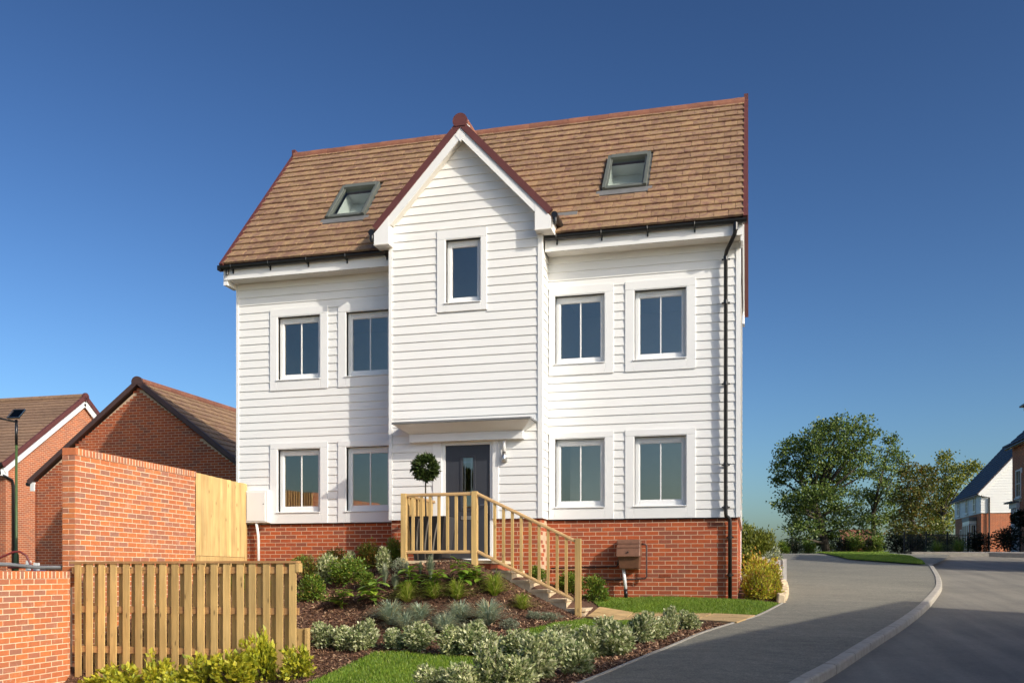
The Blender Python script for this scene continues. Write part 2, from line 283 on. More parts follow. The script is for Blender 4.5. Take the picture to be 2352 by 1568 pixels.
# ------------------------------------------------------------------ mesh helpers
class MB:
    def __init__(s): s.v = []; s.f = []
    def poly(s, pts, faces):
        n = len(s.v); s.v += [tuple(p) for p in pts]; s.f += [tuple(n+i for i in f) for f in faces]; return s
    def quad(s, a, b, c, d): return s.poly([a, b, c, d], [(0, 1, 2, 3)])
    def box(s, x0, x1, y0, y1, z0, z1):
        p = [(x0, y0, z0), (x1, y0, z0), (x1, y1, z0), (x0, y1, z0), (x0, y0, z1), (x1, y0, z1), (x1, y1, z1), (x0, y1, z1)]
        return s.poly(p, [(0, 3, 2, 1), (4, 5, 6, 7), (0, 1, 5, 4), (1, 2, 6, 5), (2, 3, 7, 6), (3, 0, 4, 7)])
    def hexa(s, p): return s.poly(p, [(0, 3, 2, 1), (4, 5, 6, 7), (0, 1, 5, 4), (1, 2, 6, 5), (2, 3, 7, 6), (3, 0, 4, 7)])
    def prism(s, prof, a, b):
        """profile points (3-D) extruded by vector b-a"""
        d = Vector(b)-Vector(a); n = len(prof); p0 = [Vector(p) for p in prof]; p1 = [p+d for p in p0]
        return s.poly(p0+p1, [tuple(range(n-1, -1, -1)), tuple(range(n, 2*n))]+[(i, (i+1) % n, n+(i+1) % n, n+i) for i in range(n)])
    def obox(s, o, u, v, w):
        """box from corner o with edge vectors u, v, w"""
        o, u, v, w = map(Vector, (o, u, v, w)); return s.hexa([o, o+u, o+u+v, o+v, o+w, o+u+w, o+u+v+w, o+v+w])
    def tube(s, pts, rad, seg=10, caps=True):
        pts = [Vector(p) for p in pts]; k = len(pts); base = len(s.v)
        rad = rad if isinstance(rad, (list, tuple)) else [rad]*k
        up = None
        for i, p in enumerate(pts):
            d = (pts[min(i+1, k-1)]-pts[max(i-1, 0)]).normalized()
            if up is None: up = d.orthogonal().normalized()
            a = (up-d*up.dot(d)); a = a.normalized() if a.length > 1e-6 else d.orthogonal().normalized(); up = a; b = d.cross(a)
            for j in range(seg):
                t = 2*math.pi*j/seg; s.v.append(tuple(p+(a*math.cos(t)+b*math.sin(t))*rad[i]))
        for i in range(k-1):
            for j in range(seg):
                s.f.append((base+i*seg+j, base+i*seg+(j+1) % seg, base+(i+1)*seg+(j+1) % seg, base+(i+1)*seg+j))
        if caps:
            s.f.append(tuple(base+j for j in range(seg-1, -1, -1))); s.f.append(tuple(base+(k-1)*seg+j for j in range(seg)))
        return s
    def lathe(s, c, prof, seg=20):
        c = Vector(c); base = len(s.v); k = len(prof)
        for r, z in prof:
            for j in range(seg):
                t = 2*math.pi*j/seg; s.v.append((c.x+r*math.cos(t), c.y+r*math.sin(t), c.z+z))
        for i in range(k-1):
            for j in range(seg):
                s.f.append((base+i*seg+j, base+i*seg+(j+1) % seg, base+(i+1)*seg+(j+1) % seg, base+(i+1)*seg+j))
        s.f.append(tuple(base+j for j in range(seg-1, -1, -1))); s.f.append(tuple(base+(k-1)*seg+j for j in range(seg))); return s
    def mesh(s, name, mat, smooth=False):
        me = bpy.data.meshes.new(name); me.from_pydata(s.v, [], s.f); me.materials.append(M[mat] if isinstance(mat, str) else mat)
        if smooth:
            for p in me.polygons: p.use_smooth = True
        me.update(); return me
    def build(s, name, mat, parent=None, smooth=False, bev=0.0):
        me = s.mesh(name, mat, smooth); o = bpy.data.objects.new(name, me); col.objects.link(o); adopt(o, parent)
        if bev:
            b = o.modifiers.new('edge', 'BEVEL'); b.width = bev; b.segments = 2; b.limit_method = 'ANGLE'
        return o
def adopt(o, parent):
    if parent is not None:
        o.parent = parent; o.matrix_parent_inverse = WORLDM.get(parent.name, Matrix()).inverted()
WORLDM = {}
def inst(name, me, mat4, parent):
    o = bpy.data.objects.new(name, me); col.objects.link(o); adopt(o, parent); o.matrix_basis = mat4; return o
def thing(name, loc, label, cat, group=None):
    o = bpy.data.objects.new(name, None); col.objects.link(o); o.location = loc; WORLDM[o.name] = Matrix.Translation(loc)
    o.empty_display_size = 0.2; tag(o, label, cat, group); return o
def tag(o, label=None, cat=None, group=None, kind=None):
    if label: o['label'] = label
    if cat: o['category'] = cat
    if group: o['group'] = group
    if kind: o['kind'] = kind
    return o
def np_mesh(name, V, quads, mat, smooth=False):
    """V (n,3) array, quads (m,k) index array -> mesh, fast"""
    me = bpy.data.meshes.new(name); k = quads.shape[1]; m = len(quads)
    me.vertices.add(len(V)); me.vertices.foreach_set('co', np.ascontiguousarray(V, dtype=np.float32).ravel())
    me.loops.add(m*k); me.loops.foreach_set('vertex_index', np.ascontiguousarray(quads, dtype=np.int32).ravel())
    me.polygons.add(m); me.polygons.foreach_set('loop_start', np.arange(0, m*k, k, dtype=np.int32))
    me.polygons.foreach_set('loop_total', np.full(m, k, dtype=np.int32))
    me.materials.append(M[mat]); me.update(calc_edges=True); me.validate()
    if smooth: me.polygons.foreach_set('use_smooth', np.ones(m, dtype=bool))
    return me
def link(name, me, parent=None, loc=None):
    o = bpy.data.objects.new(name, me); col.objects.link(o); adopt(o, parent)
    if loc is not None: o.location = loc
    return o

# ------------------------------------------------------------------ brickwork, tiles and boards laid piece by piece
def slab_piece(L, H, d, ch):
    """a brick seen from its face: chamfered front at y=0, body behind it"""
    a, b = L/2, H/2; p = [(-a+ch, 0, -b+ch), (a-ch, 0, -b+ch), (a-ch, 0, b-ch), (-a+ch, 0, b-ch),
         (-a, ch, -b), (a, ch, -b), (a, ch, b), (-a, ch, b), (-a, d, -b), (a, d, -b), (a, d, b), (-a, d, b)]
    f = [(0, 1, 2, 3)]
    for k in (0, 4):
        for i in range(4): f.append((k+i, k+4+i, k+4+(i+1) % 4, k+(i+1) % 4))
    return p, f
_cache = {}
def piece_mesh(key, mat):
    if (key, mat) not in _cache:
        p, f = slab_piece(*key); _cache[(key, mat)] = MB().poly(p, f).mesh('brick', mat)
    return _cache[(key, mat)]
def frame_m(o, u, w, n):
    """matrix with columns u (along), -n (into wall), w (up) at o"""
    m = Matrix.Identity(4)
    for i in range(3): m[i][0] = u[i]; m[i][1] = -n[i]; m[i][2] = w[i]; m[i][3] = o[i]
    return m
CAMP = Vector((0, 0, 1.5))
def lay(pieces, parent, name, rest, mat, limit=300, joined_name=None):
    """pieces: (centre, u, w, n, key). The nearest are objects, what is left is joined into one part."""
    pieces = sorted(pieces, key=lambda q: (Vector(q[0])-CAMP).length)
    J = MB()
    for i, (c, u, w, n, key) in enumerate(pieces):
        c = Vector(c)+Vector(n)*random.uniform(-0.0015, 0.0015)
        m = frame_m(c, u, w, n) @ Matrix.Rotation(random.uniform(-0.004, 0.004), 4, 'Y')
        if i < limit: inst(name, piece_mesh(key, mat), m, parent)
        else:
            p, f = slab_piece(*key); J.poly([m @ Vector(q) for q in p], f)
    if J.v:
        o = J.build(rest, mat, parent); o['kind'] = 'stuff'
UP = Vector((0, 0, 1))
def courses(o, u, n, length, nc, z0, keep=None, half_first=0, pitch=0.225, h=0.075):
    o, u, n = Vector(o), Vector(u), Vector(n); out = []
    for c in range(nc):
        x = 0.0; zc = z0+c*h+h/2; first = (c+half_first) % 2
        cuts = [0.0]+[pitch*(i+(0.5 if first else 1.0)) for i in range(int(length/pitch)+2)]
        cuts = [q for q in cuts if q < length-0.03]+[length]
        for a, b in zip(cuts[:-1], cuts[1:]):
            L = b-a-0.010
            if L < 0.02: continue
            m = (a+b)/2
            if keep and not keep(m, zc): continue
            p = o+u*m; out.append(((p.x, p.y, zc), u, UP, n, (round(L, 3), h-0.010, 0.05, 0.0035)))
    return out

# ================================================================== SETTING: ground, road, driveway, lawn
def sheet(name, xs, ys, mat, dz=0.0, inside=None, zf=None, parent=None):
    X, Y = np.meshgrid(xs, ys, indexing='ij'); Z = (zf or G)(X, Y)+dz
    V = np.stack([X, Y, Z], -1).reshape(-1, 3); nx, ny = len(xs), len(ys)
    i, j = np.meshgrid(np.arange(nx-1), np.arange(ny-1), indexing='ij'); a = (i*ny+j).ravel()
    q = np.stack([a, a+ny, a+ny+1, a+1], -1)
    if inside is not None:
        ce = V[q].mean(1); q = q[inside(ce[:, 0], ce[:, 1])]
        used = np.unique(q); re = -np.ones(len(V), int); re[used] = np.arange(len(used)); V = V[used]; q = re[q]
    return link(name, np_mesh(name, V, q, mat, True), parent)
def inpoly(poly):
    P = np.array(poly)
    def f(x, y):
        r = np.zeros(x.shape, bool); j = len(P)-1
        for i in range(len(P)):
            xi, yi = P[i]; xj, yj = P[j]
            r ^= ((yi > y) != (yj > y)) & (x < (xj-xi)*(y-yi)/(yj-yi+1e-12)+xi); j = i
        return r
    return f
def catmull(pts, n=10):
    P = [Vector(p) for p in pts]; P = [P[0]*2-P[1]]+P+[P[-1]*2-P[-2]]; out = []
    for i in range(1, len(P)-2):
        for k in range(n):
            t = k/n; a, b, c, d = P[i-1:i+3]
            out.append(0.5*((2*b)+(c-a)*t+(2*a-5*b+4*c-d)*t*t+(3*b-a-3*c+d)*t**3))
    out.append(P[-2]); return out
def along(pts, y):
    """x of a polyline at y"""
    return float(np.interp(y, [p[1] for p in pts], [p[0] for p in pts]))
far_z = lambda x, y: G(x, y)-np.where((x > -11) & (x < 14) & (y > 2) & (y < 46), 0.55, 0.06)-0.012*np.maximum(np.hypot(x, y)-70, 0)
o = sheet('ground', np.concatenate([np.arange(-400, -40, 30), np.arange(-40, 60, 1.0), np.arange(60, 420, 30)]),
          np.concatenate([np.arange(-60, 0, 10), np.arange(0, 90, 1.0), np.arange(90, 520, 30)]), 'soil', 0, None, far_z)
tag(o, kind='structure')
o = sheet('bounce_ground_left', np.arange(-34, -1.9, 0.8), np.arange(-40, 6.6, 0.8), 'bounce_ground', 0.0, lambda x, y: (x < np.interp(y, [5.2, 7.9], [-2.2, -2.0]))); tag(o, kind='structure')  # unseen ground, added and kept pale to bounce sunlight onto the shaded front
o = sheet('bounce_ground_right', np.arange(12.4, 40, 0.8), np.arange(-40, 30, 0.8), 'bounce_ground', 0.0); tag(o, kind='structure')  # likewise added out of view beyond the road, pale to reflect fill light
DL = [(-1.9, 5.2), (-1.6, 6.8), (-1.358, 7.92), (-1.242, 8.416), (-.975, 9.687), (-.62, 11.32), (-.13, 13.05), (.528, 16.03), (.70, 18.0), (.74, 19.3), (.77, 22.8), (.86, 29.1), (1.02, 35.8), (1.22, 41.5), (1.6, 52.0)]
KL = [(-.55, 5.0), (-.05, 6.8), (.373, 8.365), (.726, 9.47), (1.271, 11.32), (1.944, 13.58), (2.645, 16.17), (3.371, 19.2), (3.838, 21.36), (4.397, 24.59), (5.0, 28.6), (5.25, 30.3), (5.6, 33), (5.9, 36), (6.2, 40)]
DLs = [(p.x, p.y) for p in catmull([(x, y, 0) for x, y in DL])]; KLs = [(p.x, p.y) for p in catmull([(x, y, 0) for x, y in KL])]
def loft(name, left, right, ys, nx, mat, dz, zf=G):
    V = []; m = len(ys)
    for y in ys:
        a, b = left(y), right(y)
        for i in range(nx+1):
            V.append((a+(b-a)*i/nx, y))
    V = np.array(V); Z = zf(V[:, 0], V[:, 1])+dz; V = np.c_[V, Z]
    i, j = np.meshgrid(np.arange(m-1), np.arange(nx), indexing='ij'); a = (i*(nx+1)+j).ravel()
    return link(name, np_mesh(name, V, np.stack([a, a+1, a+nx+2, a+nx+1], -1), mat, True))
roadz = lambda x, y: plane(x, y)
ys = np.concatenate([np.arange(4.0, 40, 0.25), np.arange(40, 52.1, 0.5)])
tag(loft('driveway', lambda y: along(DLs, y), lambda y: along(KLs, y)+(0.06 if y < 30 else (y-30)*0.15), ys, 16, 'drive', 0.022), kind='structure')
tag(loft('road', lambda y: along(KLs, y)+0.10, lambda y: 12.2+0*y if y > 14 else 12.2, np.arange(-4, 46, 0.5), 24, 'road', -0.058, roadz), kind='structure')
# kerb of single concrete blocks between driveway and road
kerb = thing('kerb', (2.6, 16.2, 0.9), 'curved pale concrete kerb between driveway and road', 'kerb')
path = [Vector((x, y, 0)) for x, y in KLs if y < 31.5]; acc = [0]
for a, b in zip(path[:-1], path[1:]): acc.append(acc[-1]+(b-a).length)
def on_path(s): return Vector((float(np.interp(s, acc, [p.x for p in path])), float(np.interp(s, acc, [p.y for p in path])), 0))
s = 0.0
while s < acc[-1]-0.4:
    L = 0.905 if s < 20 else 0.6; e = min(s+L, acc[-1]); B = MB(); nn = 4; R0 = []
    for i in range(nn+1):
        t = s+0.012+(e-s-0.024)*i/nn; p = on_path(t); d = (on_path(min(t+.2, acc[-1]))-on_path(max(t-.2, 0))).normalized(); r = Vector((d.y, -d.x, 0)); z = float(plane(np.array(p.x), np.array(p.y)))
        prof = [(-0.01, -0.12), (0.115, -0.12), (0.115, 0.012), (0.108, 0.026), (0.09, 0.034), (0.0, 0.038), (-0.01, 0.030)]
        R0.append([p+r*a+UP*(z+b) for a, b in prof])
    k = len(R0[0]); V = [q for r_ in R0 for q in r_]; Fc = [tuple(range(k)), tuple(nn*k+i for i in range(k-1, -1, -1))]
    for i in range(nn):
        for j in range(k): Fc.append((i*k+j, (i+1)*k+j, (i+1)*k+(j+1) % k, i*k+(j+1) % k))
    B.poly(V, Fc).build('kerb_stone', 'concrete', kerb); s = e
# edging strip along the driveway
edging = thing('driveway_edging', (-0.6, 11.3, 0.72), 'thin pale edging strip between planting bed and driveway', 'edging')
pe = [Vector((x, y, 0)) for x, y in DLs if 5 < y < 16.1]; st = 0
while st < len(pe)-1:
    en = min(st+9, len(pe)-1); B = MB(); V = []; 
    for i in range(st, en+1):
        d = (pe[min(i+1, len(pe)-1)]-pe[max(i-1, 0)]).normalized(); r = Vector((d.y, -d.x, 0)); p = pe[i]; z = g1(p.x, p.y)
        V += [p-r*0.028+UP*(z-.05), p-r*0.028+UP*(z+.034), p+r*0.005+UP*(z+.034), p+r*0.005+UP*(z-.05)]
    Fc = [(0, 1, 2, 3), tuple(len(V)-4+i for i in (3, 2, 1, 0))]
    for i in range(en-st):
        for j in range(4): Fc.append((i*4+j, (i+1)*4+j, (i+1)*4+(j+1) % 4, i*4+(j+1) % 4))
    B.poly(V, Fc).build('edging_board', 'concrete', edging); st = en
# garden soil and mulch sheet, cut along the driveway
o = sheet('mulch_bed', np.arange(-9.6, 1.2, 0.08), np.arange(5.5, 17.6, 0.08), 'mulch', 0.0, lambda x, y: (x < np.interp(y, [p[1] for p in DLs], [p[0] for p in DLs])) & ((y < 16.56) | (x > -0.25)))
tag(o, kind='structure')
o = sheet('side_bed', np.arange(-0.4, 1.3, 0.12), np.arange(17.3, 31, 0.2), 'mulch', 0.012, lambda x, y: (x < np.interp(y, [p[1] for p in DLs], [p[0] for p in DLs])-0.03)); tag(o, kind='structure')
LAWN_A = [(-5.6, 8.0), (-5.14, 9.45), (-5.07, 9.85), (-5.04, 10.11), (-4.99, 10.98), (-4.88, 11.55), (-4.5, 11.52), (-3.82, 11.15), (-3.25, 10.95), (-3.02, 11.4), (-3.15, 12.1), (-2.78, 12.6), (-2.55, 13.7), (-2.50, 14.28), (-0.92, 12.66), (-1.45, 11.6), (-1.9, 10.5), (-2.35, 9.3), (-2.55, 8.4), (-2.9, 7.5), (-3.2, 6.5), (-5, 6.3)]
LAWN_B = [(-2.86, 16.2), (-2.7, 16.44), (-.24, 16.44), (.03, 16.35), (.48, 15.86), (.09, 14.12), (-.9, 14.25), (-2.1, 14.95), (-2.45, 15.35)]
def lawnA(x, y): return inpoly(LAWN_A)(x, y)
for nm, P in (('lawn', LAWN_A), ('lawn', LAWN_B)):
    xs = np.arange(min(p[0] for p in P), max(p[0] for p in P), 0.04); yy = np.arange(min(p[1] for p in P), max(p[1] for p in P), 0.04)
    tag(sheet(nm, xs, yy, 'lawn', 0.018, inpoly(P)), kind='structure')
def blades(P, n, h0, h1, name, label, zf=G, dz=0.015, w=0.006):
    P_ = np.array(P); x = rng.uniform(P_[:, 0].min(), P_[:, 0].max(), n*3); y = rng.uniform(P_[:, 1].min(), P_[:, 1].max(), n*3)
    k = inpoly(P)(x, y); x, y = x[k], y[k]; m = len(x); z = zf(x, y)+dz
    a = rng.uniform(0, 2*np.pi, m); h = rng.uniform(h0, h1, m); le = rng.uniform(0, 0.6, m)*h; la = rng.uniform(0, 2*np.pi, m)
    B = np.stack([x, y, z], -1); s_ = np.stack([np.cos(a), np.sin(a), 0*a], -1)*w
    T = B+np.stack([np.cos(la)*le, np.sin(la)*le, h], -1)
    V = np.stack([B-s_, B+s_, T], 1).reshape(-1, 3); q = np.arange(3*m).reshape(-1, 3)
    return tag(link(name, np_mesh(name, V, q, 'lawn_blade')), label, 'grass', kind='stuff')
blades(LAWN_A, 48000, 0.02, 0.05, 'grass', 'mown grass blades of the front lawn below the mulch bank')
blades(LAWN_B, 22000, 0.02, 0.05, 'grass', 'mown grass blades under the brick base of the white house')
# mulch chips: uncountable bark pieces lying on the beds
def chips(n):
    x = rng.uniform(-9.2, 0.6, n*2); y = rng.uniform(6.0, 16.5, n*2)
    ok = (x < np.interp(y, [p[1] for p in DLs], [p[0] for p in DLs])-0.06) & ~inpoly(LAWN_A)(x, y) & ~inpoly(LAWN_B)(x, y)
    ok &= ~((x > -5.7) & (x < -2.4) & (y > 14.5) & (y < 15.5)); x, y = x[ok], y[ok]; m = len(x)
    z = G(x, y)+rng.uniform(0.0, 0.022, m); a = rng.uniform(0, 2*np.pi, m); L = rng.uniform(0.015, 0.05, m)*0.8; W = rng.uniform(0.004, 0.012, m)
    t1 = rng.normal(0, 0.45, m); t2 = rng.normal(0, 0.5, m)
    u = np.stack([np.cos(a)*np.cos(t1), np.sin(a)*np.cos(t1), np.sin(t1)], -1)*L[:, None]; v = np.stack([-np.sin(a)*np.cos(t2), np.cos(a)*np.cos(t2), np.sin(t2)], -1)*W[:, None]
    C = np.stack([x, y, z], -1); V = np.stack([C-u-v*.4, C+u*.8-v, C+u+v*.6, C-u*.7+v], 1).reshape(-1, 3)
    return link('bark_chips', np_mesh('bark_chips', V, np.arange(4*m).reshape(-1, 4), 'chip'))
tag(chips(70000), 'loose brown bark chips covering the planting beds', 'mulch', kind='stuff')
# sandstone path from the steps to the driveway
pth = thing('garden_path', (-1.2, 13.8, 0.8), 'golden sandstone path from the porch steps to the driveway', 'path')
A0, A1 = Vector((-2.50, 14.40, 0)), Vector((-0.16, 12.72, 0)); B0, B1 = Vector((-2.42, 15.20, 0)), Vector((0.09, 13.98, 0))
for i in range(4):
    for j in range(2):
        def pt(s_, t_): p = (A0.lerp(A1, s_)).lerp(B0.lerp(B1, s_), t_); return Vector((p.x, p.y, g1(p.x, p.y)+0.045+random.uniform(-.002, .002)))
        s0, s1, t0, t1 = i/4+.006, (i+1)/4-.006, j/2+.008, (j+1)/2-.008
        c = [pt(s0, t0), pt(s1, t0), pt(s1, t1), pt(s0, t1)]
        MB().hexa([q-UP*.06 for q in c]+c).build('paving_slab', 'stone_orange', pth)
# grass island, verge across the road
ISL = [(2.9, 40.9), (3.1, 37.0), (3.3, 33.76), (5.15, 30.4), (5.45, 32.7), (5.75, 37.0), (5.0, 40.0), (6, 44), (3.0, 46)]
iz = lambda x, y: plane(x, y)+0.05
tag(sheet('grass_verge', np.arange(2.5, 6.4, 0.1), np.arange(30, 46, 0.1), 'lawn', 0.06, inpoly(ISL), plane), kind='structure')
blades(ISL, 34000, 0.03, 0.065, 'grass', 'grass of the small verge island at the top of the driveway', plane, 0.055, 0.010)
PV = [(6.6, 40.6), (9.2, 40.4), (12.2, 38.6), (12.2, 33), (16, 33), (16, 48), (6, 48)]
o = sheet('pavement', np.arange(6.0, 16, 0.2), np.arange(30, 48, 0.2), 'paving', 0.10, inpoly(PV), plane); tag(o, kind='structure')
fk = thing('far_kerb', (9.2, 40.4, 2.3), 'low grey kerb along the far side of the road', 'kerb')
fp = [(6.4, 40.75), (7.8, 40.55), (9.2, 40.32), (10.7, 39.5), (12.2, 38.4), (12.3, 36), (12.3, 33)]
for a, b in zip(fp[:-1], fp[1:]):
    za, zb = float(plane(np.array(a[0]), np.array(a[1]))), float(plane(np.array(b[0]), np.array(b[1]))); d = (Vector((b[0]-a[0], b[1]-a[1], 0))).normalized(); r = Vector((d.y, -d.x, 0))*0.14
    A, Bq = Vector((a[0], a[1], za)), Vector((b[0], b[1], zb)); e_ = d*0.004
    MB().hexa([A+e_-UP*.1, A+e_+r-UP*.1, Bq-e_+r-UP*.1, Bq-e_-UP*.1, A+e_+UP*.11, A+e_+r+UP*.11, Bq-e_+r+UP*.11, Bq-e_+UP*.11]).build('kerb_stone', 'concrete', fk)

# ================================================================== THE WHITE HOUSE
XL, XR, YF, YB, CL = -9.87, -0.19, 16.5, 21.74, -5.03
BL, BRX, YBAY = -6.410, -3.568, 15.95
CLB = -4.985                                          # middle line of the gabled bay
ZC, ZS = 2.45, 7.23
house = thing('white_house', (CL, YF, 1.0), 'white weatherboarded house with brown tiled roof and central gabled bay', 'house')
def holes_wall(mb, axis_fixed, f0, f1, a0, a1, z0, z1, holes):
    """box wall with rectangular holes; axis_fixed 'y' (runs in x) """
    xs = sorted({a0, a1, *[h[0] for h in holes], *[h[1] for h in holes]}); zs = sorted({z0, z1, *[h[2] for h in holes], *[h[3] for h in holes]})
    for i in range(len(xs)-1):
        for j in range(len(zs)-1):
            cx, cz = (xs[i]+xs[i+1])/2, (zs[j]+zs[j+1])/2
            if not (a0 < cx < a1 and z0 < cz < z1): continue
            if any(h[0] < cx < h[1] and h[2] < cz < h[3] for h in holes): continue
            if axis_fixed == 'y': mb.box(xs[i], xs[i+1], f0, f1, zs[j], zs[j+1])
            else: mb.box(f0, f1, xs[i], xs[i+1], zs[j], zs[j+1])
OW, OH = 0.90, 1.22
WIN = []                       # (centre x, sill z, front y, trim rect)
for cx in (-8.525, -7.075, -2.975, -1.535):
    for zb, tr in ((5.27, (5.055, 6.65)), (2.68, (2.45, 4.02))):
        WIN.append((cx, zb, YF, (cx-0.615, cx+0.615, *tr)))
FH = [(w[0]-OW/2, w[0]+OW/2, w[1], w[1]+OH) for w in WIN]
BW = (-5.0, 6.36, 0.65, 1.13); BT = (-5.49, -4.555, 6.19, 7.66)
DOOR = (-5.40, -4.45, 1.70, 3.85)
wall = MB()
holes_wall(wall, 'y', YF, YF+0.10, XL, BL+0.05, ZC, 7.4, [h for h in FH if h[0] < -6])
holes_wall(wall, 'y', YF, YF+0.10, BRX-0.05, XR, ZC, 7.4, [h for h in FH if h[0] > -4])
holes_wall(wall, 'y', YBAY, YBAY+0.08, BL, BRX, ZC, 7.9, [(BW[0]-BW[2]/2, BW[0]+BW[2]/2, BW[1], BW[1]+BW[3]), (DOOR[0], DOOR[1], 2.0, DOOR[3])])
wall.prism([(BL, YBAY, 7.9), (BRX, YBAY, 7.9), (CLB+.05, YBAY, 9.36), (CLB-.05, YBAY, 9.36)], (0, 0, 0), (0, 0.08, 0))
wall.box(BL, BL+0.08, YBAY+.08, YF, ZC, 7.9).box(BRX-0.08, BRX, YBAY+.08, YF, ZC, 7.9)
for x0, x1 in ((XL, XL+.1), (XR-.1, XR)):
    wall.box(x0, x1, YF+.1, YB, ZC, 7.4)
    wall.prism([(x0, 16.5, 7.4), (x0, 21.74, 7.4), (x0, 19.14, 10.70), (x0, 19.10, 10.70)], (0, 0, 0), (x1-x0, 0, 0))
wall.box(XL, XR, YB, YB+.1, 0.9, 7.4)
wall.build('wall', 'trim', house)
# brick plinth
pl = MB()
pl.box(XL+.03, BL+.02, YF+0.0235, YF+0.2, 0.5, ZC-.004).box(BRX-.02, XR-.02, YF+0.0235, YF+0.2, 0.5, ZC-.004)
pl.box(BL+.02, DOOR[0], YBAY+0.0235, YF+0.0235, 0.5, ZC-.004).box(DOOR[1], BRX-.02, YBAY+0.0235, YF+.026, 0.5, ZC-.004).box(DOOR[0], DOOR[1], YBAY+0.06, YF, 0.5, 1.68)
pl.box(XR-.22, XR-.026, YF+0.2, YB, 0.5, ZC-.004)
plinth = pl.build('plinth', 'mortar_house', house)
seen = lambda x0: (lambda m, z: z > g1(x0+m, YF-.15)-0.12)
P = courses((BRX-.02, YF+.020, 0), (1, 0, 0), (0, -1, 0), XR-.02-(BRX-.02), 22, ZC-22*.075, seen(BRX-.02))
P += courses((XL+.03, YF+.020, 0), (1, 0, 0), (0, -1, 0), BL+.02-(XL+.03), 14, ZC-14*.075, None, 1)
P += courses((BL+.02, YBAY+.020, 0), (1, 0, 0), (0, -1, 0), DOOR[0]-(BL+.02), 11, ZC-11*.075)
P += courses((DOOR[1], YBAY+.020, 0), (1, 0, 0), (0, -1, 0), BRX-.02-DOOR[1], 18, ZC-18*.075)
P += courses((BRX-.02, YBAY+.02, 0), (0, 1, 0), (1, 0, 0), YF-YBAY, 18, ZC-18*.075)
vent = [p for p in P if abs(p[0][0]+1.47) < 0.1 and abs(p[0][2]-1.44) < 0.03]
P = [p for p in P if p not in vent]
lay(P, plinth, 'brick', 'brick_courses', 'brick_house', 300)
lay(courses((XR-.02, YF+.02, 0), (0, 1, 0), (1, 0, 0), YB-YF, 20, ZC-20*.075), plinth, 'brick', 'side_brick_courses', 'brick_house', 0)
for p in vent[:1]:
    B = MB(); c = p[0]; B.box(c[0]-.107, c[0]+.107, YF+.018, YF+.06, c[2]-.033, c[2]+.033)
    for i in range(9):
        for j in range(3): B.box(c[0]-.095+i*.022, c[0]-.085+i*.022, YF+.012, YF+.018, c[2]-.026+j*.019, c[2]-.014+j*.019)
    B.build('air_brick', 'brick_house', house)
# weatherboards, each its own board
NB = 31; BH = (ZS-ZC)/NB
def board(x0, x1, y, z, h=BH, cut=None):
    B = MB(); g = 0.0008
    xt0, xt1 = (x0, x1) if cut is None else cut
    B.hexa([(x0, y-.026, z), (x1, y-.026, z), (x1, y+.002, z), (x0, y+.002, z), (xt0, y-.009, z+h+.012), (xt1, y-.009, z+h+.012), (xt1, y+.002, z+h+.012), (xt0, y+.002, z+h+.012)])
    B.build('weatherboard', 'clad', house)
for r in range(NB):
    z = ZC+r*BH; zm = z+BH/2
    for a, b in ((XL+.035, BL), (BRX, XR-.045)):
        cuts = [(a, a)]
        for w in WIN:
            t = w[3]
            if t[2]-.02 < zm < t[3]+.01 and a < w[0] < b: cuts.append((max(a, t[0]), min(b, t[1])))
        cuts.sort(); cuts.append((b, b))
        for (p0, p1), (q0, q1) in zip(cuts[:-1], cuts[1:]):
            if q0-p1 > 0.03: board(p1, q0, YF, z)
hw = (BRX-BL)/2; r = 0
while ZC+r*BH < 9.25:
    z = ZC+r*BH; zm = z+BH/2; a, b = BL+.05, BRX-.05
    lim = lambda q: min(hw-.05, (9.34-q)/1.06)
    spans = [(CLB-lim(z), CLB+lim(z), CLB-lim(z+BH), CLB+lim(z+BH))]
    blocks = []
    if BT[2]-.02 < zm < BT[3]+.01: blocks.append((BT[0], BT[1]))
    if zm < 3.92: blocks.append((-5.57, -4.335))
    if not blocks: board(spans[0][0], spans[0][1], YBAY, z, BH, (spans[0][2], spans[0][3]))
    else:
        board(spans[0][0], blocks[0][0], YBAY, z); board(blocks[0][1], spans[0][1], YBAY, z)
    r += 1
for r in range(NB):                                   # right cheek of the bay and right flank of the house
    z = ZC+r*BH
    for (x, y0, y1) in ((BRX, YBAY+.05, YF-.026), (XR, YF+.05, YB)):
        MB().hexa([(x-.002, y0, z), (x+.026, y0, z), (x+.026, y1, z), (x-.002, y1, z), (x-.002, y0, z+BH+.012), (x+.009, y0, z+BH+.012), (x+.009, y1, z+BH+.012), (x-.002, y1, z+BH+.012)]).build('weatherboard', 'clad', house)
ct = lambda x0, x1, y0, y1, z0, z1: MB().box(x0, x1, y0, y1, z0, z1).build('corner_board', 'trim', house)
ct(XL-.012, XL+.034, YF-.036, YF+.05, ZC, 7.3); ct(XR-.044, XR+.034, YF-.036, YF+.048, ZC, 7.3)
ct(BL-.012, BL+.05, YBAY-.036, YBAY+.05, ZC, 7.9); ct(BRX-.05, BRX+.032, YBAY-.036, YBAY+.048, ZC, 7.9)
MB().box(XL+.035, BL-.02, YF-.02, YF+.024, ZC-.018, ZC-.002).build('drip_strip', 'black', house)
MB().box(BRX+.03, XR-.05, YF-.02, YF+.024, ZC-.018, ZC-.002).build('drip_strip', 'black', house)

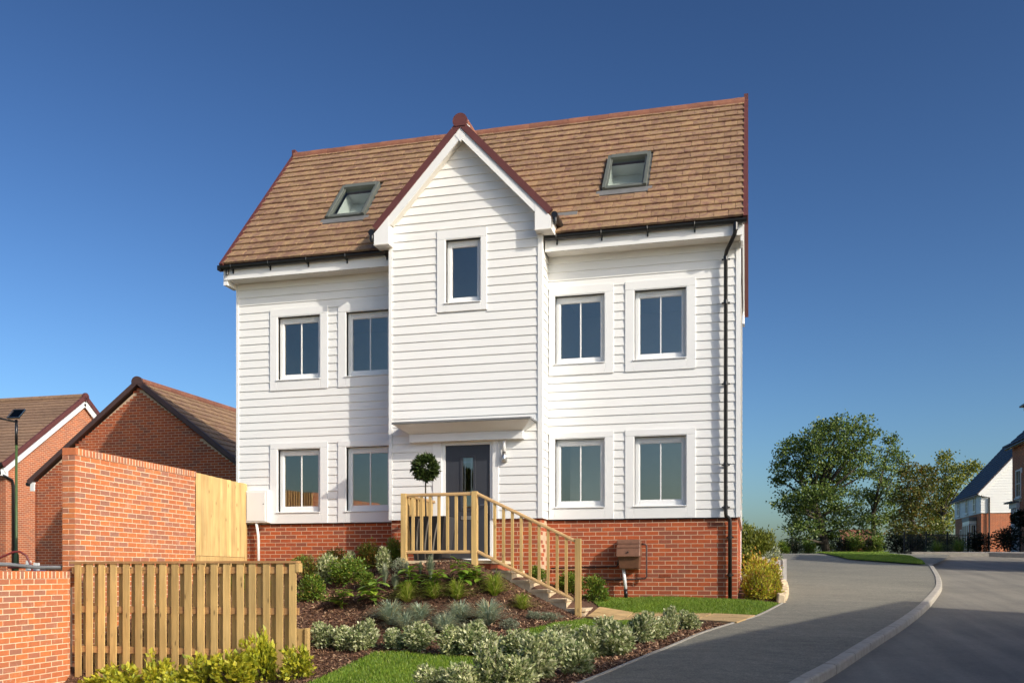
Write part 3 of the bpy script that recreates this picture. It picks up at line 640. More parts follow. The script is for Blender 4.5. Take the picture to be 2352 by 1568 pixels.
def window(cx, zb, w, h, y, trim, panes=2, tw=None):
    """white frame with trims, sill, trickle vent and glass, set back in its opening"""
    x0, x1, z0, z1 = cx-w/2, cx+w/2, zb, zb+h; yf = y+0.070; fr = 0.072
    B = MB(); B.box(x0, x0+fr, yf, yf+.07, z0, z1).box(x1-fr, x1, yf, yf+.07, z0, z1).box(x0+fr, x1-fr, yf, yf+.07, z0, z0+fr+.02).box(x0+fr, x1-fr, yf, yf+.07, z1-fr-.03, z1)
    f = B.build('window', 'pvc', house, bev=0.006)
    gx0, gx1, gz0, gz1 = x0+fr, x1-fr, z0+fr+.02, z1-fr-.03
    n = panes; pw = (gx1-gx0)/n
    for i in range(n):
        a, b = gx0+i*pw, gx0+(i+1)*pw
        tl = random.uniform(-.0025, .0025); tz = random.uniform(-.002, .002)
        MB().quad((a, yf+.035+tl, gz0), (b, yf+.035-tl, gz0), (b, yf+.035-tl+tz, gz1), (a, yf+.035+tl+tz, gz1)).build('pane', 'glass', f)
        if i: MB().box(a-.010, a+.010, yf+.022, yf+.048, gz0, gz1).build('glazing_bar', 'pvc', f)
    # thin bead round the glass
    q = 0.014; MB().box(gx0, gx0+q, yf+.012, yf+.034, gz0, gz1).box(gx1-q, gx1, yf+.012, yf+.034, gz0, gz1).box(gx0+q, gx1-q, yf+.012, yf+.034, gz0, gz0+q).box(gx0+q, gx1-q, yf+.012, yf+.034, gz1-q, gz1).build('glazing_bead', 'pvc', f)
    if panes == 2: MB().box(cx-.02-.25*w, cx+.3*w, yf-.014, yf-.001, z1-.062, z1-.036).build('trickle_vent', 'pvc', f, bev=0.004)
    MB().hexa([(x0-.03, y-.060, z0-.028), (x1+.01, y-.060, z0-.028), (x1+.01, yf-.001, z0-.028), (x0-.03, yf-.001, z0-.028), (x0-.03, y-.060, z0-.012), (x1+.01, y-.060, z0-.012), (x1+.01, yf-.001, z0-.001), (x0-.03, yf-.001, z0-.001)]).build('sill', 'pvc', f, bev=0.003)
    # reveal lining
    L = MB(); t = 0.012; L.box(x0-t, x0, y-.03, yf-.001, z0, z1+t).box(x1, x1+t, y-.03, yf-.001, z0, z1+t).box(x0, x1, y-.03, yf-.001, z1, z1+t); L.build('reveal', 'trim', f)
    tx0, tx1, tz0, tz1 = trim; e = 0.002
    for a, b, c, d in ((tx0, x0-t, tz0+.0, z1+t), (x1+t, tx1, tz0+.0, z1+t), (tx0, tx1, z1+t+e, tz1), (x0-t+e, x1+t-e, tz0, z0-.030)):
        if b-a > .01 and d-c > .01: MB().box(a, b, y-.036-random.uniform(0, .002), y, c, d).build('trim_board', 'trim', f, bev=0.003)
    return f
for w in WIN:
    t = list(w[3])
    t[0] = max(t[0], BRX+.035) if w[0] > CL else t[0]; t[1] = min(t[1], BL-.015) if w[0] < CL else t[1]
    window(w[0], w[1], OW, OH, w[2], t)
window(BW[0], BW[1], BW[2], BW[3], YBAY, BT, 1)
# rooms behind the glass
I = MB()
for x0, x1 in ((XL+.12, BL+.1), (BRX-.1, XR-.12)):
    for z0, z1 in ((2.0, 4.25), (4.6, 7.1)):
        I.quad((x0, YF+.11, z0), (x1, YF+.11, z0), (x1, 20.2, z0), (x0, 20.2, z0)).quad((x0, YF+.11, z1), (x1, YF+.11, z1), (x1, 20.2, z1), (x0, 20.2, z1))
        I.quad((x0, 20.2, z0), (x1, 20.2, z0), (x1, 20.2, z1), (x0, 20.2, z1)).quad((x0, YF+.11, z0), (x0, 20.2, z0), (x0, 20.2, z1), (x0, YF+.11, z1)).quad((x1, YF+.11, z0), (x1, 20.2, z0), (x1, 20.2, z1), (x1, YF+.11, z1))
x0, x1 = BL+.1, BRX-.1
for z0, z1, y0, y1 in ((1.72, 4.3, YBAY+.09, 19.5), (5.4, 8.05, YBAY+.09, 17.6)):
    I.quad((x0, y0, z0), (x1, y0, z0), (x1, y1, z0), (x0, y1, z0)).quad((x0, y0, z1), (x1, y0, z1), (x1, y1, z1), (x0, y1, z1)).quad((x0, y1, z0), (x1, y1, z0), (x1, y1, z1), (x0, y1, z1))
    I.quad((x0+.002, y0, z0), (x0+.002, y1, z0), (x0+.002, y1, z1), (x0+.002, y0, z1)).quad((x1-.002, y0, z0), (x1-.002, y1, z0), (x1-.002, y1, z1), (x1-.002, y0, z1))
I.build('interior', 'interior', house)
D = MB(); D.box(-3.42, -2.66, 17.9, 17.94, 2.0, 4.0)
for z in (2.35, 3.0, 3.65): D.box(-3.32, -2.76, 17.885, 17.90, z-.22, z+.22)
D.build('inner_door', 'pvc', house)
# front door
df = MB(); df.box(DOOR[0], -5.345, YBAY+.0, YBAY+.07, 1.70, 3.85).box(-4.505, DOOR[1], YBAY+.0, YBAY+.07, 1.70, 3.85).box(-5.345, -4.505, YBAY+.0, YBAY+.07, 3.785, 3.85).box(-5.345, -4.505, YBAY-.01, YBAY+.07, 1.68, 1.74)
dfo = df.build('door_frame', 'pvc', house, bev=0.004)
for a, b, z0 in ((-5.57, -5.402, 2.45), (-4.448, -4.335, 2.45)): MB().box(a, b, YBAY-.034, YBAY, z0, 3.92).build('trim_board', 'trim', dfo, bev=0.003)
MB().box(-5.57, -4.335, YBAY-.034, YBAY, 3.852, 3.92).build('trim_board', 'trim', dfo, bev=0.003)
gx0, gx1, gz0, gz1 = -5.03, -4.81, 2.64, 3.57
dl = MB(); holes_wall(dl, 'y', YBAY+.03, YBAY+.062, -5.343, -4.507, 1.742, 3.783, [(gx0, gx1, gz0, gz1)])
door = dl.build('door', 'door', house)
GF = MB()
for a, b, c, d in ((gx0-.035, gx0+.012, gz0-.035, gz1+.035), (gx1-.012, gx1+.035, gz0-.035, gz1+.035), (gx0+.012, gx1-.012, gz0-.035, gz0+.012), (gx0+.012, gx1-.012, gz1-.012, gz1+.035)): GF.box(a, b, YBAY+.016, YBAY+.0295, c, d)
GF.build('glazing_surround', 'door', door, bev=0.004)
MB().quad((gx0, YBAY+.04, gz0), (gx1, YBAY+.04, gz0), (gx1, YBAY+.04, gz1), (gx0, YBAY+.04, gz1)).build('pane', 'glass', door)
for q in (gx0+.05, gx1-.05): MB().box(q-.004, q+.004, YBAY+.033, YBAY+.038, gz0, gz1).build('lead_bar', 'steel', door)
for q in (gz0+.09, gz1-.09): MB().box(gx0, gx1, YBAY+.030, YBAY+.0325, q-.004, q+.004).build('lead_bar', 'steel', door)
for gx in np.arange(-5.24, -4.55, 0.115):
    if not gx0-.05 < gx < gx1+.05: MB().box(gx-.003, gx+.003, YBAY+.0285, YBAY+.0302, 1.80, 3.72).build('panel_groove', 'door', door)
MB().box(-5.05, -4.79, YBAY+.020, YBAY+.0295, 2.44, 2.51).build('letterbox', 'steel', door, bev=0.004)
hd = MB(); hd.box(-4.585, -4.548, YBAY+.018, YBAY+.0295, 2.55, 2.80); hd.tube([(-4.567, YBAY+.02, 2.70), (-4.567, YBAY-.03, 2.70), (-4.68, YBAY-.03, 2.70)], .010); hd.build('handle', 'steel', door)
MB().box(-5.345, -4.505, YBAY-.04, YBAY-.011, 1.69, 1.725).build('threshold', 'pvc', dfo)
# flat canopy over the door: lead top, coved soffit, fascia block
cn = MB(); cn.box(-6.18, -3.64, 15.45, YBAY, 4.125, 4.165).build('canopy_lead', 'lead', house, bev=0.004)
MB().hexa([(-5.98, 15.80, 3.99), (-3.86, 15.80, 3.99), (-3.86, YBAY-.027, 3.99), (-5.98, YBAY-.027, 3.99), (-6.165, 15.465, 4.123), (-3.655, 15.465, 4.123), (-3.655, YBAY-.027, 4.123), (-6.165, YBAY-.027, 4.123)]).build('canopy', 'trim', house)
MB().box(-5.98, -3.86, 15.80, YBAY-.027, 3.845, 3.988).build('canopy_fascia', 'trim', house, bev=0.004)
# wall lamp
L = MB().lathe((-4.22, 15.86, 3.47), [(.03, 0), (.034, .01), (.034, .16)], 16).build('wall_lamp', 'steel', house, True)
MB().lathe((-4.22, 15.86, 3.632), [(.030, 0), (.030, .175), (.026, .185)], 16).build('lamp_glass', 'pvc', L, True)
MB().tube([(-4.22, 15.86, 3.53), (-4.22, YBAY-.03, 3.53)], .014).build('lamp_bracket', 'steel', L)
MB().lathe((-4.22, YBAY-.055, 3.46), [(.055, 0), (.055, .10), (.04, .13)], 16).build('lamp_plate', 'steel', L, True)
# ---- main roof
EY, EZ, RY, RZ = 16.12, 7.47, 19.12, 10.90
v = Vector((0, RY-EY, RZ-EZ)); SL = v.length; v.normalize(); n = Vector((0, -v.z, v.y)); u = Vector((1, 0, 0))
RX0, RX1 = -9.96, -0.10
def rp(x, s_, h=0.0): return Vector((x, EY, EZ))+v*s_+n*h
SKY = [(-2.645, -1.825, 1.36, 2.62), (-8.185, -7.365, 1.36, 2.62)]
deck = MB(); xs = sorted({RX0, RX1, *[k[0]+.05 for k in SKY], *[k[1]-.05 for k in SKY]}); ss = sorted({0, SL, 1.41, 2.57})
for i in range(len(xs)-1):
    for j in range(len(ss)-1):
        cx, cs = (xs[i]+xs[i+1])/2, (ss[j]+ss[j+1])/2
        if any(k[0] < cx < k[1] and k[2] < cs < k[3] for k in SKY): continue
        deck.obox(rp(xs[i], ss[j], -.08), u*(xs[i+1]-xs[i]), v*(ss[j+1]-ss[j]), n*.075)
vb = Vector((0, RY-22.12, RZ-EZ)).normalized(); nb = Vector((0, -vb.z*-1, abs(vb.y)))
deck.obox(Vector((RX0, 22.12, EZ))-nb*.08, u*(RX1-RX0), vb*SL, nb*.13)
roof = deck.build('roof', 'verge_dark', house)
TW, NR = 0.24, 20; GA = SL/NR; tl = []
tilt = 0.15; wv = (v-n*tilt).normalized(); nv = (n+v*tilt).normalized()
for r in range(NR):
    x = RX0; cuts = [RX0]+[RX0+TW*(i+(0.5 if r % 2 else 1.0)) for i in range(42)]; cs = (r+.5)*GA
    for k in SKY:                                   # tiles are cut along the skylight sides
        if k[2]-.12 < cs < k[3]+.06: cuts = [c for c in cuts if min(abs(c-k[0]+.03), abs(c-k[1]-.03)) > .03]+[k[0]-.03, k[1]+.03]
    cuts = sorted(c for c in cuts if c < RX1-.03)+[RX1]
    for a, b in zip(cuts[:-1], cuts[1:]):
        m = (a+b)/2
        if any(k[0]-.03 < m < k[1]+.03 and k[2]-.12 < cs < k[3]+.06 for k in SKY): continue
        if abs(m-CL) < 1.45 and cs < 2.5 - abs(m-CL)*1.5: continue
        tl.append((tuple(rp(m, cs+.035, .050+random.uniform(-.003, .003))), u, wv, nv, (round(b-a-.005, 3), 0.285, 0.042, 0.005)))
lay(tl, roof, 'roof_tile', 'roof_tiles', 'tile', 300)
x = RX0; i = 0
while x < RX1-.05:
    e = min(x+0.42, RX1); pr_ = [Vector((x+.002, RY+.16*math.cos(t), RZ-.075+.15*math.sin(t))) for t in np.linspace(-.15, math.pi+.15, 11)]; pr_ += [Vector((x+.002, RY+.14*math.cos(t), RZ-.075+.13*math.sin(t))) for t in np.linspace(math.pi+.15, -.15, 11)]
    B = MB(); k = len(pr_); d = Vector((e-x-.004, 0, 0)); sc = 0.004*(i % 2); B.poly([p+UP*sc for p in pr_]+[p+d+UP*sc for p in pr_], [(j, (j+1) % k, k+(j+1) % k, k+j) for j in range(k)]+[(j, j+1, 20-j, 21-j) for j in range(10)]+[(k+j+1, k+j, k+21-j, k+20-j) for j in range(10)]); B.build('ridge_tile', 'ridge', roof); x = e; i += 1
for xa, xb in ((-10.015, -9.935), (-0.115, -0.035)):
    MB().obox(rp(xa, -.03, -.10), u*(xb-xa), v*(SL+.05), n*.165).build('verge', 'verge', roof)
    B = MB(); B.obox(Vector((xa, 22.15, EZ-.03))-nb*.10, u*(xb-xa), vb*(SL+.04), nb*.165); B.build('verge', 'verge', roof)
    MB().box(xa-.002, xb+.002, RY-.09, RY+.09, RZ-.08, RZ+.115).build('ridge_end_cap', 'verge', roof)
for xa, xb, sgn in ((-9.975, -9.87, 1), (-0.155, -0.12, 1)):
    MB().obox(rp(xa, 0, -.27), u*(xb-xa), v*(SL-.1), n*.17).build('bargeboard', 'trim', roof)
    MB().obox(Vector((xa, 22.12, EZ))-nb*.27, u*(xb-xa), vb*(SL-.1), nb*.17).build('bargeboard', 'trim', roof)
MB().box(XR+.03, -0.12, 21.80, 22.1, 7.16, 7.5).build('eaves_box_end', 'trim', roof)
for s0 in SKY:
    a, b, c, d = s0; B = MB(); fw = .066; h0, h1 = 0.0, .115
    B.obox(rp(a, c, h0), u*fw, v*(d-c), n*(h1-h0)).obox(rp(b-fw, c, h0), u*fw, v*(d-c), n*(h1-h0)).obox(rp(a+fw, c, h0), u*(b-a-2*fw), v*fw, n*(h1-.02)).obox(rp(a+fw, d-.13, h0), u*(b-a-2*fw), v*.13, n*(h1+.012))
    f = B.build('skylight', 'frame_grey', roof, bev=0.006)
    B = MB(); q = .03; B.obox(rp(a+fw, c+fw, .06), u*q, v*(d-c-fw-.13), n*.03).obox(rp(b-fw-q, c+fw, .06), u*q, v*(d-c-fw-.13), n*.03).obox(rp(a+fw+q, c+fw, .06), u*(b-a-2*fw-2*q), v*q, n*.03); B.build('sash', 'frame_grey', f)
    B = MB(); p = [rp(a+fw, c+fw, .07), rp(b-fw, c+fw, .07), rp(b-fw, d-.13, .07), rp(a+fw, d-.13, .07)]; B.quad(*p).build('pane', 'glass_roof', f)
    MB().obox(rp(a-.10, c-.17, .030), u*(b-a+.2), v*.17, n*.022).build('flashing_apron', 'lead', f)
    B = MB(); B.obox(rp(a-.03, c-.02, -.004), u*.027, v*(d-c+.07), n*.035).obox(rp(b+.003, c-.02, -.004), u*.027, v*(d-c+.07), n*.035); B.build('flashing', 'lead', f)
    S = MB(); lo = [rp(a+.05, 1.41, -.02), rp(b-.05, 1.41, -.02), rp(b-.05, 2.57, -.02), rp(a+.05, 2.57, -.02)]; dp = [q+Vector((0, .35, -.12)) for q in lo]
    S.poly(lo+dp, [(0, 1, 5, 4), (1, 2, 6, 5), (2, 3, 7, 6), (3, 0, 4, 7), (4, 5, 6, 7)]); S.build('skylight_shaft', 'pvc', f)
# eaves: soffit, fascia, gutter with brackets
for a, b in ((-9.96, BL-.012), (BRX+.033, -0.12)):
    MB().box(a, b, 16.155, YF-.002, 7.205, 7.225).build('soffit', 'soffit', house)
    MB().box(a, b, 16.135, 16.153, 7.195, 7.43).build('fascia', 'trim', house)
    vs_ = MB(); xx = a+.1
    while xx < b-.3: vs_.box(xx, xx+.24, 16.175, 16.187, 7.200, 7.2045); xx += .30
    vs_.build('soffit_vent', 'concrete', house)
    G_ = MB(); pr_ = [Vector((a-.02 if a < -5 else a, 16.072+.058*math.cos(t), 7.435+.062*math.sin(t))) for t in np.linspace(math.pi, 2*math.pi, 9)]; pr_ += [Vector((p.x, 16.072+(p.y-16.072)*.93, p.z+.004)) for p in reversed(pr_)]
    G_.prism(pr_, (0, 0, 0), ((b-a)+(.02 if a < -5 else .06), 0, 0)).build('gutter', 'black', house)
    xx = a+.22
    while xx < b:
        B = MB(); B.tube([(xx, 16.136, 7.36), (xx, 16.10, 7.345), (xx, 16.05, 7.36), (xx, 16.012, 7.40), (xx, 16.008, 7.445)], .010, 6); B.box(xx-.012, xx+.012, 16.115, 16.134, 7.30, 7.42); B.build('gutter_bracket', 'black', house); xx += .80
MB().box(-10.03, -9.965, 16.02, 16.14, 7.36, 7.45).build('gutter_stop_end', 'black', house)
MB().tube([(-9.86, 16.10, 7.37), (-9.86, 16.10, 7.28)], .03).build('gutter_outlet', 'black', house)
MB().box(-9.972, XL-.014, 16.156, 16.52, 7.10, 7.42).build('eaves_box_end', 'trim', house); MB().box(XR+.036, -0.118, 16.156, 16.52, 7.10, 7.42).build('eaves_box_end', 'trim', house)
# downpipe
dp = MB().tube([(-.235, 16.075, 7.42), (-.235, 16.075, 7.27), (-.25, 16.10, 7.20), (-.385, 16.345, 7.02), (-.405, 16.385, 6.94), (-.405, 16.385, 2.52), (-.40, 16.385, 2.47), (-.345, 16.44, 2.42), (-.335, 16.445, 2.36), (-.335, 16.445, 1.02)], .034, 12).build('downpipe', 'black', house, True)
for z in (6.9, 6.15, 4.75, 3.35, 2.62): MB().tube([(-.405, 16.385, z-.03), (-.405, 16.385, z+.03)], .041, 12).box(-.475, -.335, 16.438, 16.46, z-.012, z+.012).build('pipe_clip', 'black', dp)
for z in (2.1, 1.45): MB().tube([(-.335, 16.445, z-.03), (-.335, 16.445, z+.03)], .041, 12).box(-.40, -.27, 16.475, 16.50, z-.012, z+.012).build('pipe_clip', 'black', dp)
MB().tube([(-.235, 16.075, 7.26), (-.235, 16.075, 7.42)], .042, 12).build('pipe_collar', 'black', dp)
# ---- bay gable roof
GY = 15.70; T = 1.06; GH = 1.675; AZ = 9.56; EZG = AZ-GH*T
for sg in (-1, 1):
    uv = Vector((-sg, 0, T)).normalized(); nn_ = Vector((sg*T, 0, 1)).normalized(); Ls = math.hypot(GH, GH*T); base = Vector((CLB+sg*GH, GY, EZG))
    B = MB(); B.obox(base+Vector((0, .045, 0))-nn_*.14, Vector((0, 2.0, 0)), uv*Ls, nn_*.12); B.build('bay_roof', 'tile', house)
    MB().obox(base-nn_*.115, Vector((0, .07, 0)), uv*(Ls-.02), nn_*.112).build('verge', 'verge', house)
    MB().obox(base+uv*.03+Vector((0, .022, 0))-nn_*.245, Vector((0, .03, 0)), uv*(Ls-.03), nn_*.128).build('bargeboard', 'trim', house)
    MB().obox(base+uv*.25+Vector((0, .055, 0))-nn_*.225, Vector((0, YBAY-GY-.08, 0)), uv*(Ls-.50), nn_*.02).build('verge_soffit', 'soffit', house)
    x0, x1 = sorted((CLB+sg*1.36, CLB+sg*(GH-.03)))
    q = [(CLB+sg*(GH-.03), EZG-.25), (CLB+sg*1.36, EZG-.33), (CLB+sg*1.36, EZG+.04), (CLB+sg*(GH-.03), EZG-.15)]
    q = [(CLB+sg*(GH-.03), EZG-.33), (CLB+sg*1.36, EZG-.33), (CLB+sg*1.36, EZG+.17), (CLB+sg*(GH-.03), EZG-.13)]
    MB().prism([(a, GY+.018, b) for a, b in (q if sg > 0 else q[::-1])], (0, 0, 0), (0, YBAY-GY+.3, 0)).build('eaves_box_end', 'trim', house)
    MB().box(x0-.004, x1+.004, GY+.012, YBAY+.2, EZG-.345, EZG-.331).build('soffit', 'soffit', house)
    pr_ = [Vector((CLB+sg*(GH+.03)+.055*math.cos(t), GY+.02, EZG-.10+.058*math.sin(t))) for t in np.linspace(0, 2*math.pi, 14)[:-1]]
    MB().prism(pr_, (0, 0, 0), (0, .75, 0)).build('gutter', 'black', house)
    MB().lathe((CLB+sg*(GH+.03), GY+.06, EZG-.26), [(.03, 0), (.04, .05), (.04, .12)], 12).build('gutter_outlet', 'black', house)
pr_ = [Vector((CLB+.135*math.cos(t), GY-.012, AZ-.06+.135*math.sin(t))) for t in np.linspace(-.75, math.pi+.75, 22)]
MB().prism(pr_, (0, 0, 0), (0, .05, 0)).build('ridge_end_cap', 'verge', house)
MB().prism([(CLB-.10, GY+.016, AZ-.30), (CLB, GY+.016, AZ-.42), (CLB+.10, GY+.016, AZ-.30), (CLB, GY+.016, AZ-.16)], (0, 0, 0), (0, .034, 0)).build('apex_plate', 'trim', house)
pr_ = [Vector((CLB+.125*math.cos(t), GY+.04, AZ-.05+.125*math.sin(t))) for t in np.linspace(-.3, math.pi+.3, 14)]
MB().prism(pr_, (0, 0, 0), (0, 2.1, 0)).build('ridge_tile', 'ridge', house)
MB().obox(rp(-3.42, .55, .034), u*.40, v*.16, n*.02).build('valley_lead', 'lead', house)
# ---- meter boxes and pipes on the house
mb = thing('gas_meter_box', (-9.36, 16.42, 2.45), 'white meter box on the wall beside the pale board fence', 'meter box')
MB().box(-9.60, -9.13, 16.35, 16.47, 2.47, 3.10).build('box', 'pvc', mb, bev=0.008)
MB().box(-9.575, -9.175, 16.338, 16.3495, 2.50, 3.06).build('door', 'pvc', mb, bev=0.004)
MB().tube([(-9.21, 16.332, 2.83), (-9.21, 16.338, 2.83)], .012).build('lock', 'lead', mb)
MB().tube([(-9.40, 16.40, 2.47), (-9.37, 16.42, 2.2), (-9.36, 16.42, 1.45)], .028, 10).build('supply_pipe', 'pvc', mb, True)
mt = thing('brown_meter_box', (-2.07, 16.4, 1.0), 'brown plastic meter box with sloping lid on the brick base', 'meter box')
MB().hexa([(-2.23, 16.27, 1.56), (-1.885, 16.27, 1.56), (-1.885, 16.49, 1.56), (-2.23, 16.49, 1.56), (-2.25, 16.20, 1.80), (-1.86, 16.20, 1.80), (-1.86, 16.49, 1.80), (-2.25, 16.49, 1.80)]).build('box', 'meter', mt, bev=0.01)
MB().hexa([(-2.28, 16.16, 1.765), (-1.85, 16.16, 1.765), (-1.85, 16.495, 1.765), (-2.28, 16.495, 1.765), (-2.27, 16.27, 2.075), (-1.86, 16.27, 2.075), (-1.86, 16.495, 2.075), (-2.27, 16.495, 2.075)]).build('lid', 'meter', mt, bev=0.018)
for z, yy in ((1.93, 16.212), (2.00, 16.237)): MB().box(-2.275, -1.855, yy-.004, yy+.02, z-.004, z+.004).build('lid_rib', 'meter', mt)
MB().tube([(-2.065, 16.157, 1.85), (-2.065, 16.20, 1.85)], .012).build('lock', 'black', mt)
MB().tube([(-2.17, 16.38, 1.57), (-2.13, 16.37, 1.20)], .030, 10).build('white_pipe', 'pvc', mt, True)
MB().tube([(-2.13, 16.37, 1.20), (-2.12, 16.37, 1.03)], .033, 10).build('pipe_foot', 'black', mt, True)
MB().tube([(-1.86, 16.42, 1.99), (-1.79, 16.42, 1.99), (-1.765, 16.42, 1.965), (-1.765, 16.42, 1.42), (-1.79, 16.42, 1.39), (-2.0, 16.45, 1.37), (-3.3, 16.46, 1.36)], .017, 8).build('copper_pipe', 'verge_dark', mt, True)
MB().tube([(-2.27, 16.45, 1.72), (-2.27, 16.45, 1.65), (-2.31, 16.46, 1.60), (-3.5, 16.47, 1.57)], .014, 8).build('cable', 'black', mt, True)

# ================================================================== PORCH, STEPS, RAILING
st_ = thing('porch_steps', (-3.9, 14.9, 0.8), 'buff stone porch landing and steps descending to the path', 'steps')
MB().box(-5.72, -4.10, 14.53, YBAY-.03, 1.25, 1.635).build('landing_base', 'brick_house', st_)
for x0, x1 in ((-5.74, -5.20), (-5.193, -4.65), (-4.643, -4.065)):
    MB().box(x0, x1, 14.50, 15.218, 1.637, 1.69).build('landing_slab', 'stone', st_, bev=.004); MB().box(x0, x1, 15.224, YBAY-.028, 1.637, 1.688).build('landing_slab', 'stone', st_, bev=.004)
sx = [(-4.10, -3.75, 1.527), (-3.80, -3.45, 1.372), (-3.50, -3.15, 1.217), (-3.20, -2.845, 1.067), (-2.90, -2.52, .917)]
for x0, x1, z in sx:
    MB().box(x0, x1-.02, 14.56, 15.46, z-.45, z-.047).build('riser', 'stone', st_); MB().box(x0+.03, x1, 14.53, 15.49, z-.045, z).build('tread', 'stone', st_, bev=.005)
    B = MB()
    for i in range(3): B.box(x0+.055+i*.105, x0+.15+i*.105, 14.548, 14.56, z-.16, z-.053)
    B.build('side_brick', 'stone', st_)
rl = thing('porch_railing', (-4.34, 14.45, 1.5), 'honey timber porch railing with square balusters and sloping handrail', 'railing')
YR = 14.45; pw = .047
for x, z0, z1 in ((-5.555, 1.40, 2.80), (-4.335, 1.35, 2.81), (-2.63, .74, 2.03)): MB().box(x-pw, x+pw, YR-pw, YR+pw, z0, z1).build('post', 'rail', rl, bev=.004)
def hand(a, b, name):
    a, b = Vector(a), Vector(b); d = (b-a).normalized(); s = d.cross(UP).normalized(); t = s.cross(d)
    pr = [(-.032, -.02), (.032, -.02), (.036, 0), (.028, .022), (.012, .031), (-.012, .031), (-.028, .022), (-.036, 0)]
    MB().prism([a+s*p+t*q for p, q in pr], a, b).build(name, 'rail_x', rl)
hand((-5.508, YR, 2.765), (-4.382, YR, 2.770), 'handrail'); hand((-5.508, YR, 1.825), (-4.382, YR, 1.825), 'bottom_rail')
hand((-4.288, YR, 2.765), (-2.677, YR, 1.985), 'handrail'); hand((-4.288, YR, 1.83), (-2.677, YR, 1.05), 'bottom_rail')
hand((-5.555, YR+.047, 2.765), (-5.555, YBAY-.03, 2.765), 'handrail'); hand((-5.555, YR+.047, 1.825), (-5.555, YBAY-.03, 1.825), 'bottom_rail')
for i in range(7): x = -5.40+i*.150; MB().box(x-.021, x+.021, YR-.021, YR+.021, 1.845, 2.748).build('baluster', 'rail', rl)
for i in range(10):
    x = -4.145+i*.147; dz = -(x+4.288)*.780/1.611; b = 2.745+dz; a = 1.845+dz; k = .021*.484
    MB().hexa([(x-.021, YR-.021, a+k), (x+.021, YR-.021, a-k), (x+.021, YR+.021, a-k), (x-.021, YR+.021, a+k), (x-.021, YR-.021, b+k), (x+.021, YR-.021, b-k), (x+.021, YR+.021, b-k), (x-.021, YR+.021, b+k)]).build('baluster', 'rail', rl)
for i in range(9): y = YR+.17+i*.148; MB().box(-5.576, -5.534, y-.021, y+.021, 1.845, 2.748).build('baluster', 'rail', rl)
# bay tree in a planter
pt = thing('square_planter', (-5.24, 14.93, 1.69), 'tall dark grey tapered planter with curved stripes on the porch', 'planter')
c = Vector((-5.235, 14.93, 1.692)); a, b, h = .235, .325, .74
base = [c+Vector((sx_*a, sy*a, 0)) for sx_, sy in ((-1, -1), (1, -1), (1, 1), (-1, 1))]; top = [c+Vector((sx_*b, sy*b, h)) for sx_, sy in ((-1, -1), (1, -1), (1, 1), (-1, 1))]; ti = [c+Vector((sx_*(b-.03), sy*(b-.03), h)) for sx_, sy in ((-1, -1), (1, -1), (1, 1), (-1, 1))]; td = [q-UP*.06 for q in ti]
MB().poly(base+top+ti+td, [(3, 2, 1, 0)]+[(i, (i+1) % 4, 4+(i+1) % 4, 4+i) for i in range(4)]+[(4+i, 4+(i+1) % 4, 8+(i+1) % 4, 8+i) for i in range(4)]+[(8+i, 8+(i+1) % 4, 12+(i+1) % 4, 12+i) for i in range(4)]+[(12, 13, 14, 15)]).build('body', 'planter', pt)
for k in range(3):
    B = MB(); V = []
    for i in range(13):
        t = i/12; z = .02+t*.68; hw_ = a+(b-a)*z/h; x = (-.75+.55*k+.35*t*t)*hw_; V += [c+Vector((x, -hw_-.003, z)), c+Vector((x+.028, -hw_-.003, z))]
    B.poly(V, [(2*i, 2*i+1, 2*i+3, 2*i+2) for i in range(12)]).build('stripe', 'concrete', pt)
MB().box(c.x-.28, c.x+.28, c.y-.28, c.y+.28, 2.36, 2.385).build('soil', 'mulch', pt)

# ------------------------------------------------------------------ foliage generators
def unit(a): return a/np.maximum(np.linalg.norm(a, axis=-1, keepdims=True), 1e-9)
def leaf_cloud(tips, k, L, W, spread, out_from, up=0.35, fold=0.25, jit=0.6, flat=1.0):
    """k diamond leaves round every tip, pointing outwards"""
    m = len(tips); C = np.repeat(tips, k, 0)+rng.normal(0, spread, (m*k, 3))*np.array([1, 1, flat]); d = unit(C-out_from); d[:, 2] += up; d = unit(d+rng.normal(0, jit, d.shape))
    s = unit(np.cross(d, rng.normal(0, 1, d.shape)+np.array([0, 0, .6]))); nn = np.cross(s, d)
    l = L*rng.uniform(.65, 1.25, (m*k, 1)); w = W*rng.uniform(.75, 1.2, (m*k, 1)); mid = C+d*l*.45
    V = np.stack([C, mid+s*w+nn*w*fold, C+d*l-nn*l*.12, mid-s*w+nn*w*fold], 1)
    return V.reshape(-1, 3), np.arange(4*m*k).reshape(-1, 4)
def ellipsoid_tips(n, rx, ry, rz, zc, shell=0.55):
    d = unit(rng.normal(0, 1, (n, 3))); r = rng.uniform(shell**3, 1, (n, 1))**(1/3); p = d*r*np.array([rx, ry, rz]); p[:, 2] += zc; return p[p[:, 2] > 0.02]
